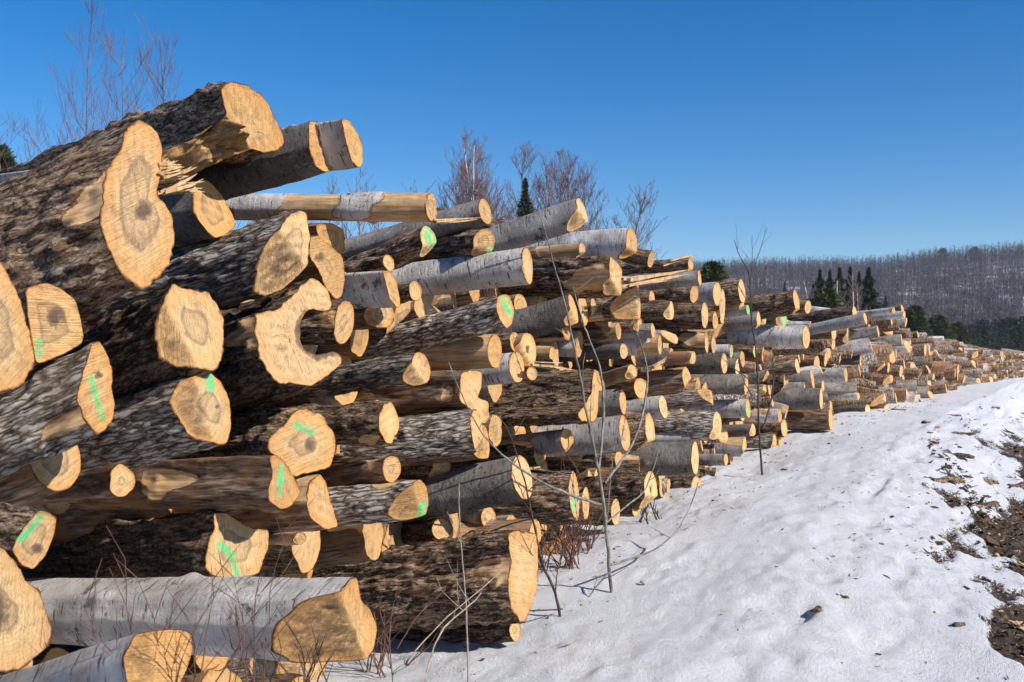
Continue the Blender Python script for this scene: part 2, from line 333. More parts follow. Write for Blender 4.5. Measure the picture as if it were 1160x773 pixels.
# ------------------------------------------------------------------ logs
def seg_dist(P, a, b):
    a = np.array(a, float); b = np.array(b, float); ab = b-a
    k = np.clip(((P-a)@ab)/max(1e-6, ab@ab), 0, 1); return np.linalg.norm(P-(a+k[:, None]*ab), axis=1)
AMP = {'furrow': (.012, .9), 'dark': (.016, .9), 'birch': (.002, .25), 'speckle': (.004, .4), 'peel': (.005, .5)}
def log_mesh(rad, L, nth, res, sp, seed, peel=.3, facets=(), tilt=(0, 0), bow=(0, 0), taper=.03, poly=None, centre=(0, 0), caprings=14, rough=1.0, knots=2, torn=0., skel=None):
    """rad: radius per angle (nth,). Local Z is the axis, the cut end at z=0. Returns body & cap arrays"""
    th = np.linspace(0, 2*np.pi, nth, endpoint=False)
    if poly is None: X = rad*np.cos(th); Y = rad*np.sin(th)
    else: X, Y = poly[:, 0], poly[:, 1]
    Rm = float(np.mean(np.hypot(X, Y)))
    def zend(x, y):
        z = tilt[0]*x+tilt[1]*y
        for (ang, c, sl) in facets:
            d = x*math.cos(R(ang))+y*math.sin(R(ang))
            z = z+np.maximum(-.5, np.minimum(0, -sl*(d-c*Rm)))
        return z
    ds = [0.0]; d = res
    while ds[-1] < L:
        ds.append(ds[-1]+d)
        if ds[-1] > .9: d *= 1.15
        elif ds[-1] > .5: d *= 1.03
    ds[-1] = L; ds = np.array(ds); K = len(ds)
    ux = np.cos(np.arctan2(Y, X)); uy = np.sin(np.arctan2(Y, X)); r0 = np.hypot(X, Y)
    g, h = np.meshgrid(ds, np.arange(nth), indexing='ij')
    bx = X[None]*np.ones_like(g); by = Y[None]*np.ones_like(g)
    p3 = np.stack([bx, by, g], -1)
    fo, fr = AMP[sp]
    rn = .035*Rm/.15*fbm(p3*[5, 5, 1.6], 2, seed)*.35*np.minimum(1, g/.25)
    fur = 1-np.abs(vn(p3*[42, 42, 9], seed+3)); fur = fur*fur
    fur2 = vn(p3*[75, 75, 22], seed+4)
    rimf = .18+.82*np.minimum(1, g/.06)
    big = 1-np.abs(vn(p3*[17, 17, 3.6], seed+2)); big = big*big
    dr = rn+rimf*(rough*fo*1.1*(big-.5)+rough*fo*.9*(fur-.5)+rough*fo*.55*fur2)
    for k in range(knots):
        kd = rng.uniform(.15, 1.1); ka = rng.uniform(0, 2*np.pi); dd = (g-kd)**2+(r0[None]*np.angle(np.exp(1j*(np.arctan2(by, bx)-ka))))**2
        dr = dr+.28*Rm*np.exp(-dd/(.28*Rm)**2)*rng.uniform(.3, 1)
    pn = fbm(p3*[4.2, 4.2, 2.1]+seed, 3, seed+6)
    thr = 1.15-1.35*peel-.55*peel*np.exp(-g/.25)
    pm = sstep(thr-.10, thr+.10, pn)
    dr = dr-pm*.010*min(1, Rm/.12)
    if sp == 'dark': dr = dr+.006*rough*vn(p3*[18, 18, 14], seed+9)
    sc = 1+taper*g
    x = bx*sc+dr*ux[None]; y = by*sc+dr*uy[None]
    z = -g+zend(x, y)*np.clip(1-g/1.3, 0, 1)
    # ragged bark edge
    z[0] += .006*fbm(np.stack([X*40, Y*40, 0*X], -1), 2, seed+12)
    rimx, rimy, rimz = x[0].copy(), y[0].copy(), z[0].copy()
    x = x+bow[0]*g*g; y = y+bow[1]*g*g
    V = np.stack([x, y, z], -1).reshape(-1, 3)
    i = np.arange(K-1)[:, None]*nth; j = np.arange(nth); j2 = (j+1) % nth
    Q = np.stack([i+j, i+nth+j, i+nth+j2, i+j2], -1).reshape(-1, 4)
    c0 = len(V); V = np.vstack([V, [[bow[0]*L*L, bow[1]*L*L, -L]]])
    Tt = np.column_stack([(K-1)*nth+j, np.full(nth, c0), (K-1)*nth+j2])
    body = (V, Q, Tt, {'peel': np.append(pm.ravel(), 0)})
    # cap
    fr_ = np.concatenate([np.linspace(0, .93, caprings)[1:], [.965, 1.0]]); nr = len(fr_)
    cx, cy = centre if skel is None else (0, 0)
    if skel is not None:
        best = None
        for (a_, b_) in zip(skel[:-1], skel[1:]):
            ab = b_-a_; rp = np.column_stack([rimx, rimy]); k_ = np.clip(((rp-a_)@ab)/(ab@ab), 0, 1); c_ = a_+k_[:, None]*ab; d_ = np.linalg.norm(rp-c_, axis=1)
            if best is None: best, cc_ = d_, c_
            else: m_ = d_ < best; best = np.where(m_, d_, best); cc_ = np.where(m_[:, None], c_, cc_)
        cx, cy = cc_[:, 0][None], cc_[:, 1][None]; fr_[0] = 0.0
    cxs = cx+(rimx[None]-cx)*fr_[:, None]; cys = cy+(rimy[None]-cy)*fr_[:, None]
    czs = zend(cxs, cys)
    p = np.stack([cxs*28, cys*28, np.zeros_like(cxs)], -1)
    damp = (1-fr_[:, None]**6)
    flat = tilt[0]*cxs+tilt[1]*cys; dep = np.clip((flat-czs)/.02, 0, 1)*damp
    if torn: czs = czs+dep*torn*(fbm(np.stack([cxs*26, cys*26, czs*4], -1), 4, seed+31)+.5*vn(np.stack([cxs*60, cys*60, czs*8], -1), seed+33)); cys = cys+dep*torn*.4*vn(np.stack([cxs*20, cys*20, czs*20], -1), seed+35)
    czs = czs+damp*(.0035*fbm(p, 3, seed+14)+.002*np.sin((cxs*math.cos(seed)+cys*math.sin(seed))*170)*min(1, Rm/.1))
    czs[-1] = rimz+.0015; czs[-2] = czs[-2]+.004
    c0x, c0y = (cx, cy) if skel is None else (cc_[0, 0], cc_[0, 1])
    cV = np.vstack([[[c0x, c0y, float(zend(np.array(c0x), np.array(c0y)))]], np.stack([cxs, cys, czs], -1).reshape(-1, 3)])
    i = 1+np.arange(nr-1)[:, None]*nth
    cQ = np.stack([i+j, i+nth+j, i+nth+j2, i+j2], -1)[..., ::-1].reshape(-1, 4)[:, ::-1]
    cT = np.column_stack([np.zeros(nth, int), 1+j, 1+j2])
    if skel is not None: cT = cT[:0]
    rho = np.append([0], np.repeat(fr_, nth))
    return body, (cV, cQ, cT, {'rho': rho, 'torn': np.append([0], (dep*(1 if torn else 0)).ravel())}), Rm

def frame(P, a):
    a = a/np.linalg.norm(a); x = np.cross([0, 0, 1], a); x /= np.linalg.norm(x); y = np.cross(a, x)
    M = Matrix.Identity(4)
    for i in range(3): M[i][0] = x[i]; M[i][1] = y[i]; M[i][2] = a[i]; M[i][3] = P[i]
    return M, x, y, a
LOGS = []          # dict records for labels
def solve_axis(P, psi, slope):
    ax, ay = math.sin(R(psi)), math.cos(R(psi)); X, Y, Z = P[0], P[1], P[2]-CAMZ
    az = (slope*(ax*Y-X*ay)+Z*ay)/Y
    az = float(np.clip(az, -.45, .55))
    a = np.array([ax, ay, az]); return a/np.linalg.norm(a)
def add_log(shape, slope=0., vb=60, sp='dark', t=None, paint=None, rot=0, facets=(), peel=.3, label=None, nick=None, tilt=None, L=None, dyaw=0, lobes=.035, rings=None, torn=0., skel=None):
    """shape: (cx,cy,w,h) or polygon [(x,y)...] in photo pixels; measured positions are turned into points on the pile face"""
    poly = isinstance(shape, list)
    if poly:
        pp = np.array(shape, float); cx, cy = (pp.min(0)+pp.max(0))/2; w, h = pp.max(0)-pp.min(0)
        area = .5*abs(np.dot(pp[:, 0], np.roll(pp[:, 1], 1))-np.dot(pp[:, 1], np.roll(pp[:, 0], 1)))
    else:
        cx, cy, w, h = shape; pp = None
        if cx > 600 and w/h < .8: w *= .72
    P0 = unproj(cx, cy, 0); ppm = F*.9/P0[1]
    if t is None: t = float(np.clip(-.12+.72*vb/ppm, -.3, .62))
    P = unproj(cx, cy, t)
    az = math.degrees(math.atan2(P[0], P[1]))
    exp = math.cos(R(180+az-120)); obs = min(.98, w/h)
    tgt = math.sqrt(max(.05, exp)*obs) if poly else obs*.85+exp*.15
    psi = 180+az-math.degrees(math.acos(np.clip(tgt, .05, .98))); psi = float(np.clip(psi, 120-24, 120+22))+dyaw
    a = solve_axis(P, psi, slope); M, ex, ey, ea = frame(P, a)
    if not facets and skel is None and h < 58 and vb < 150 and rng.random() < (.42 if h > 30 else .3):
        facets = [(rng.uniform(195, 290), rng.uniform(.25, .65), rng.uniform(.7, 2.2))]; torn = torn or .012
    elif facets and not torn: torn = .010
    seed = len(LOGS)*7+3; nth = int(np.clip(h*1.5, 24, 190)); 
    th = np.linspace(0, 2*np.pi, nth, endpoint=False)
    C = np.array([0, 0, CAMZ])
    if poly:
        loc = []
        for (x, y) in pp:
            d = np.array([(x-580)/F, 1, -(y-386.5)/F]); k = ((P-C)@ea)/(d@ea); q = C+k*d-P; loc.append((q@ex, q@ey))
        loc = np.array(loc); hh = np.ptp(loc[:, 1])/2; 
        # closed smooth resample
        if (np.sum(loc[:, 0]*np.roll(loc[:, 1], -1)-loc[:, 1]*np.roll(loc[:, 0], -1))) < 0: loc = loc[::-1]
        seg = np.linalg.norm(np.roll(loc, -1, 0)-loc, axis=1); cum = np.append(0, np.cumsum(seg)); per = cum[-1]
        uu = np.linspace(0, per, nth, endpoint=False); cl = np.vstack([loc, loc[:1]])
        rs = np.column_stack([np.interp(uu, cum, cl[:, 0]), np.interp(uu, cum, cl[:, 1])])
        for _ in range(max(1, nth//22)): rs = .25*np.roll(rs, 1, 0)+.5*rs+.25*np.roll(rs, -1, 0)
        pl = rs; ctr = (0, 0); cc = rs.mean(0)
        # recentre on the mean
        P = P+cc[0]*ex+cc[1]*ey; pl = rs-cc; M, ex, ey, ea = frame(P, a)
        nm = fbm(np.stack([pl[:, 0]*16, pl[:, 1]*16, np.zeros(nth)], -1), 3, seed)*.0025
        pl = pl*(1+(nm/np.maximum(.03, np.hypot(pl[:, 0], pl[:, 1]))))[:, None]; rad = None
    else:
        rr = h/2*P[1]/F; pl = None
        rad = rr*(1+lobes*np.cos(2*th+seed)+lobes*.6*np.cos(3*th+seed*2)+.5*lobes*vn(np.stack([np.cos(th)*2.2, np.sin(th)*2.2, 0*th], -1), seed)); hh = rr
    if skel is not None:
        sk = []
        for (x, y) in skel:
            d = np.array([(x-580)/F, 1, -(y-386.5)/F]); k = ((P-C)@ea)/(d@ea); q = C+k*d-P; sk.append((q@ex, q@ey))
        skel = np.array(sk)
        for _ in range(4):
            a_, b_ = skel[:-1], skel[1:]; skel = np.vstack([skel[:1], np.stack([.75*a_+.25*b_, .25*a_+.75*b_], 1).reshape(-1, 2), skel[-1:]])
    if tilt is None: tl = .12 if cx < 450 else .05; tilt = (rng.uniform(-tl, tl), rng.uniform(-tl, tl))
    res = max(.0075, 1.5*P[1]/F*1.2)
    body, cap, Rm = log_mesh(rad, L or rng.uniform(2.2, 2.6), nth, res, sp, seed, peel=peel, facets=facets, tilt=tilt, taper=(-.10 if cx < 620 and h > 26 else 0.0), bow=(rng.uniform(-.012, .012), rng.uniform(-.01, .012)), poly=pl, caprings=rings or int(np.clip(h/5, 6, 22)), rough=min(1.3, max(.5, hh/.13)), torn=torn, skel=skel)
    o = link('log', mesh_np('log', body[0], quads=body[1], tris=body[2], mats=[BARK[sp]], attrs=body[3]), M=M)
    cV = cap[0]; at = cap[3]; W = P+cV[:, :1]*ex+cV[:, 1:2]*ey+cV[:, 2:3]*ea; pj = proj(W)
    pa = np.zeros(len(cV))
    for pt in (paint or []):
        x0, y0, x1, y1, wd = pt; pa = np.maximum(pa, sstep(wd*1.9, wd*-.2, seg_dist(pj, (x0, y0), (x1, y1))))
    rt = np.zeros(len(cV))
    if rot:
        if isinstance(rot, list):
            for e_ in rot: rt = np.maximum(rt, .75*sstep(9, 0, seg_dist(pj, e_[:2], e_[2:])))
        elif isinstance(rot, tuple): rt = .95*sstep(rot[2]*1.7, 0, np.hypot(pj[:, 0]-rot[0], pj[:, 1]-rot[1]))
        else: rt = sstep(rot, rot*.4, at['rho'])
    at['paint'] = pa; at['rot'] = rt
    c = link('cut_end', mesh_np('cut_end', cV, quads=cap[1], tris=cap[2], mats=[CUT], attrs=at, smooth=True), parent=o)
    outl = pp if poly else np.column_stack([cx+w/2*np.cos(th), cy+h/2*np.sin(th)])
    LOGS.append(dict(o=o, px=(cx, cy), w=w, h=h, sp=sp, paint=bool(paint), label=label, nick=nick, outl=outl, vb=vb, slope=slope, r=hh, t=t, hand=True))
    return o
A = add_log
# ---- near end of the pile
A([(148,138),(168,148),(177,168),(177,200),(176,222),(187,232),(196,248),(200,272),(198,298),(190,312),(172,326),(155,318),(140,306),(130,288),(120,265),(114,240),(112,215),(116,195),(125,182),(130,172),(132,160),(138,146)],
  .40, 170, 'dark', t=.42, peel=.36, rot=(163, 240, 13), label='huge forked log with a double-lobed cut end, top left of the pile', nick='the huge forked log')
A([(249,98),(267,90),(285,97),(303,111),(314,129),(323,150),(325,163),(312,172),(298,174),(283,170),(268,177),(252,188),(243,194),(232,186),(226,176),(219,163),(232,156),(244,147),(256,132),(252,116)], .30, 110, 'dark', t=.30, facets=[(222, .12, 1.5)], peel=.2, torn=.075,
  label='highest log of the pile, its end torn open into a ragged brown hollow', nick='the torn topmost log')
A([(229,201),(221,208),(219,222),(219,238),(224,252),(232,264),(240,271),(252,268),(262,260),(265,252),(260,238),(250,218),(238,204)], .22, 45, 'speckle', t=.10, label='log with orange-rimmed pointed oval end right of the huge forked log', nick='the pointed oval log')
A([(346,138),(355,137),(371,150),(380,168),(379,189),(371,196),(358,190),(348,168)], .30, 110, 'speckle', t=.40, label='dark log jutting up against the sky with a bright yellow oval end', nick='the jutting yellow-ended log')
A([(385,134),(394,136),(404,152),(411,170),(411,187),(407,192),(399,184),(391,158)], .14, 40, 'birch', t=.50, label='grey birch log end half behind the jutting yellow-ended log, against the sky')
A((262, 206, 30, 38), .3, 20, 'speckle', t=-.02, label='shaded round log end tucked under the torn topmost log')
A((488, 235, 11, 36), .0, 200, 'birch', t=.42, peel=.6, L=2.2, label='long level birch log with flaking orange bark spanning a gap', nick='the flaking level birch')
A([(324,243),(334,240),(344,241),(351,266),(351,300),(349,319),(342,327),(331,318),(318,291),(311,270),(314,255)], .29, 130, 'furrow', t=.40, facets=[(235, .15, 1.3)], peel=.12, label='thick grey log with deeply furrowed bark and a narrow pale end', nick='the furrowed grey log')
A([(353,268),(362,266),(370,275),(386,292),(388,310),(386,335),(380,341),(370,328),(360,303),(352,290)], .1, 30, 'peel', t=.05, peel=.5, rot=(362, 292, 6), label='cracked orange log end with grey stain right of the furrowed grey log')
A([(356,255),(372,252),(388,260),(391,280),(386,291),(372,277),(360,268)], .05, 30, 'peel', t=-.02, peel=.5, label='splintered orange log end under the flaking level birch')
A([(190,323),(204,328),(220,329),(235,329),(246,343),(256,359),(259,380),(256,400),(246,418),(228,418),(212,411),(198,403),(189,385),(182,364),(181,343)], .50, 85, 'dark', t=.34, peel=.2, facets=[(205, .55, 1.4)], label='round-ended log with a small dark heart, below the huge forked log', nick='the round-ended log')
A([(328,336),(350,315),(366,323),(375,336),(376,351),(365,354),(354,350),(345,355),(338,367),(337,385),(345,398),(360,405),(378,397),(387,405),(381,418),(366,431),(350,438),(329,434),(314,437),(303,424),(291,398),(284,369),(285,356),(307,352),(320,348)],
  .36, 40, 'dark', t=.36, peel=.25, rot=[(365,354,345,355),(345,355,338,367),(338,367,337,385),(337,385,345,398),(345,398,360,405),(360,405,380,399)], tilt=(0, 0), rings=14, skel=[(368,332),(350,339),(335,352),(328,368),(327,388),(337,406),(358,416),(380,406)], label='hollow log cut to a C shape with a gaping dark core', nick='the hollow C-shaped log')
A((389, 365, 21, 50), .06, 30, 'dark', t=.20, label='small oval log end poking beside the mouth of the C-shaped hollow log')
A([(211,430),(228,422),(240,421),(252,432),(262,452),(263,480),(258,503),(248,506),(235,500),(225,490),(215,468),(208,450)], .27, 115, 'furrow', t=.36, facets=[(190, .3, 1.2)], paint=[(237,428,238,440,5)], rot=(246, 461, 3), label='log with half its end in shade and a green dab at the top', nick='the half-shaded log')
A([(-30,285),(0,290),(9,300),(21,325),(28,351),(36,385),(37,408),(26,431),(10,447),(-5,456),(-35,455),(-50,400),(-48,330)], .4, 40, 'dark', t=.55, label='wide pale log end cut off by the left edge of the photo, upper one')
A([(25,328),(48,321),(67,328),(84,341),(91,360),(97,387),(80,398),(57,408),(42,411),(37,388),(28,352)], .3, 30, 'peel', t=.38, rot=(62, 358, 15), paint=[(44,385,45,402,5)], label='shaggy brown-hearted log end with a green dab low at its left', nick='the shaggy brown-hearted log')
A([(100,389),(111,388),(122,405),(128,425),(132,455),(131,474),(121,487),(113,493),(99,481),(86,463),(83,456),(88,430),(95,408)], .46, 110, 'furrow', t=.52, peel=.35, paint=[(103,428,109,450,4),(109,450,115,474,4)], rot=(112, 425, 6), label='angular split log with a long green stripe down its end', nick='the green-striped angular log')
A((62, 520, 58, 72), .35, 60, 'peel', t=.28, label='pale half-shaded log end peeking out under the angular green-striped log')
A((138, 545, 31, 33), .14, 95, 'peel', t=.30, lobes=.12, label='small round log resting above the long bark-torn log, ragged end', nick='the small ragged log')
A([(44,577),(61,585),(60,603),(51,630),(37,645),(22,637),(12,623),(20,604),(33,588)], -.15, 40, 'dark', t=.60, paint=[(46,586,23,612,4.5)], rot=(42, 622, 8), label='left-edge log end crossed by a slanting green stripe', nick='the slant-striped log')
A([(-8,612),(4,618),(15,628),(31,648),(48,669),(56,697),(57,715),(49,730),(36,744),(16,757),(-5,762),(-40,750),(-55,700),(-45,640)], .1, 40, 'dark', t=.66, rot=(-5, 690, 22), label='large pale log end with rotten heart in the bottom left corner', nick='the rotten-hearted corner log')
A([(240,580),(256,580),(270,590),(283,597),(305,599),(303,625),(292,652),(270,656),(245,655),(231,648),(230,630),(237,608),(243,597)], 0.02, 180, 'dark', t=.26, peel=.3, tilt=(0, 0), paint=[(250,619,262,630,7),(262,630,269,652,4)], label='log with heart-shaped end and a soft green smear, above the white birch', nick='the green-smeared log')
A([(396,655),(406,653),(410,680),(422,690),(430,710),(425,735),(412,750),(392,756),(380,742),(373,712),(374,680)], -.03, 330, 'birch', t=.88, torn=.014, facets=[(205, .05, 2.3)], peel=.1, L=2.4, label='big white birch log lying lowest on the snow with a torn end', nick='the big white birch')
A([(158,716),(185,712),(214,716),(219,735),(213,757),(200,785),(172,792),(152,772),(149,742)], 0.25, 110, 'birch', t=1.0, facets=[(170, .3, .8)], label='mottled grey and white log half out of the bottom edge of the photo')
A([(572,606),(585,600),(597,602),(608,604),(611,635),(611,662),(605,682),(598,700),(590,706),(579,692),(572,662),(576,635)], .10, 260, 'dark', t=.55, peel=.30, L=2.6, label='massive dark twin-stemmed log with a tall rough end beside the dry twigs', nick='the massive dark twin-stemmed log')
A((583, 714, 14, 24), .10, 130, 'dark', t=.50, label='dark flattened log half buried in snow under the massive twin-stemmed log')
A([(332,461),(345,459),(361,466),(367,478),(377,488),(381,509),(375,529),(361,534),(345,539),(332,541),(320,523),(304,512),(304,496),(322,481),(327,468)], .05, 60, 'dark', t=.34, peel=.3, rot=(352, 505, 9), paint=[(336,482,352,490,5)], label='forked log end with green spray over a brown rotten core', nick='the sprayed forked log')
A([(306,516),(317,516),(324,527),(333,545),(338,560),(330,572),(317,578),(305,568),(303,555),(309,540)], .02, 140, 'peel', t=.46, paint=[(319,529,316,560,4)], label='narrow uneven log end with an upright green streak', nick='the green-streaked narrow log')
A([(361,534),(368,545),(373,566),(381,598),(368,600),(353,588),(347,567),(350,545)], .1, 50, 'peel', t=.40, label='half-moon log end below the sprayed forked log')
A([(441,453),(448,462),(454,478),(452,492),(444,503),(436,502),(428,490),(426,470),(432,458)], .04, 60, 'dark', t=.22, label='shaded dark log with half-lit round end right of the sprayed forked log', nick='the half-lit dark log')
A((443, 531, 23, 31), .15, 60, 'peel', t=.20, lobes=.03, label='neat small brown log with a pale oval end above the green-bottomed grey log', nick='the neat small brown log')
A((475, 565, 20, 48), .09, 100, 'furrow', t=.36, facets=[(215, .1, 1.4)], paint=[(479,572,477,584,4.5)], label='grey log whose orange end is green at the bottom', nick='the green-bottomed grey log')
A((476, 418, 22, 38), .14, 110, 'furrow', t=.34, facets=[(230, .3, 1.2)], peel=.4, label='slim grey log with a tan peeled underside right of the C-shaped hollow log', nick='the slim tan-bellied log')
A([(562,337),(570,334),(577,335),(582,352),(580,367),(574,373),(565,362),(561,349)], .27, 175, 'furrow', t=.42, paint=[(570,338,577,355,4)], peel=.22, label='long grey-barked log rising right to a green-painted end', nick='the long rising grey log')
A((597, 301, 11, 41), .13, 140, 'birch', t=.40, peel=.05, label='white birch log with a narrow pink end and dark knot hole', nick='the knotted white birch')
A((659, 241, 12, 33), .33, 105, 'birch', t=.44, facets=[(245, .2, 1.5)], peel=.05, label='grey birch log rearing up highest at mid pile', nick='the rearing birch')
A((485, 272, 20, 32), .42, 60, 'dark', t=.20, paint=[(484,263,488,274,6)], label='dark mossy log with a round green blot on its end', nick='the green-blotted mossy log')
A((549, 240, 13, 30), .28, 40, 'speckle', t=.18, label='brown log end left of the rearing birch, against the bare trees')
A((548, 275, 27, 32), .12, 55, 'dark', t=.22, paint=[(554,283,560,284,4)], label='orange-ended log directly above the knotted white birch')
A((659, 283, 10, 19), .1, 60, 'peel', t=.2, peel=.8, label='slim debarked log between the rearing birch and the thick dark one below')
A((715, 276, 15, 36), .06, 45, 'birch', t=.2, peel=.05, label='short stub of white birch on the pile top right of the rearing birch', nick='the birch stub')
A((737, 294, 9, 20), -.2, 18, 'dark', t=.1, label='tiny dark log end just right of the birch stub on the pile top')
A([(690,290),(697,296),(703,305),(704,325),(703,337),(697,334),(692,325),(690,308)], .04, 95, 'dark', t=.42, label='thick dark log with twin-lobed pale end beneath the birch stub', nick='the thick twin-lobed log')
A((649, 350, 9, 34), .3, 75, 'speckle', t=.22); A((660, 350, 13, 38), .1, 12, 'peel', t=.12, rot=.3); A((672, 349, 9, 25), .1, 10, 'peel', t=.1); A((684, 353, 6, 22), .1, 10, 'peel', t=.06)
A((722, 340, 8, 46), .05, 50, 'dark', t=.25); A((614, 346, 18, 27), .1, 25, 'peel', t=-.05); A((589, 345, 14, 24), .1, 20, 'dark', t=-.12)
A([(434,307),(442,306),(449,320),(452,343),(449,350),(440,338)], .04, 50, 'birch', t=.22, peel=.05, label='white birch log left of the knotted white birch', nick='the left white birch')
A((432, 355, 27, 33), .1, 25, 'peel', t=.12, peel=.5, rot=.2, label='cracked split log end beneath the left white birch')
A((440, 298, 14, 20), .2, 25, 'dark', t=.05, label='small orange log end under the green-blotted mossy log')
A((470, 330, 16, 22), .2, 40, 'dark', t=.0)
A([(521,422),(533,419),(545,420),(545,438),(540,450),(552,455),(553,476),(546,482),(532,464),(519,453),(522,438)], .08, 65, 'peel', t=.30, peel=.3, label='broken log with a crumbling orange end above the tall mossy log', nick='the crumbling orange log')
A((560, 398, 15, 42), .03, 70, 'peel', t=.28, peel=.7, label='peeled log with a leaf-shaped upright end below the long rising grey log', nick='the leaf-shaped end')
A((585, 416, 15, 36), .1, 15, 'birch', t=.26); A((573, 418, 9, 27), .1, 10, 'dark', t=.18); A((602, 423, 19, 16), .05, 10, 'dark', t=.12); A((583, 388, 11, 24), .1, 12, 'dark', t=.1); A((598, 396, 18, 38), .1, 12, 'peel', t=.14, rot=.3)
A([(673,418),(679,420),(679,442),(675,476),(667,478),(657,478),(652,470),(663,458),(671,442)], .05, 115, 'dark', t=.42, peel=.15, label='heavy dark log with curved blade-like orange end', nick='the blade-ended dark log')
A((540, 490, 9, 50), .10, 90, 'furrow', t=.36, label='tall mossy log with a thin orange edge of end showing', nick='the tall mossy log')
A((549, 501, 7, 38), .1, 8, 'peel', t=.28, label='thin upright strip of orange log end right of the tall mossy log')
A((591, 541, 18, 51), .20, 105, 'speckle', t=.44, label='mossy grey log with long oval end sloping up, above the massive twin-stemmed log', nick='the sloping mossy log')
A((642, 499, 18, 27), .1, 38, 'birch', t=.30, lobes=.02, label='small perfectly round log end wearing a cap of snow', nick='the snow-capped round log')
A((611, 514, 16, 30), .05, 60, 'dark', t=.12)
A((707, 491, 11, 43), .08, 80, 'birch', t=.36, peel=.06); A((736, 489, 11, 42), .05, 22, 'dark', t=.28)
A((650, 562, 9, 56), .03, 55, 'dark', t=.40, paint=[(651,562,650,575,3)], label='dark log standing tall-ended with a green tick behind the tall sapling'); A((663, 570, 12, 36), .03, 12, 'peel', t=.32)
A((553, 586, 20, 22), .1, 12, 'birch', t=.10, label='round shaded grey log end, left of a pair above the massive twin-stemmed log'); A((579, 592, 22, 17), .1, 12, 'birch', t=.16, label='flattened shaded grey log end, right of a pair above the massive twin-stemmed log')
A((606, 606, 14, 36), .03, 25, 'peel', t=.34)
A((500, 600, 30, 26), .1, 60, 'dark', t=.05); A((340, 610, 56, 16), .03, 40, 'peel', t=.42, peel=.8)
A((515, 450, 20, 30), .05, 50, 'dark', t=-.1); A((400, 540, 24, 26), .05, 40, 'furrow', t=-.1); A((505, 400, 20, 26), .05, 40, 'dark', t=-.1)
A((500, 528, 22, 26), .05, 60, 'dark', t=.05)
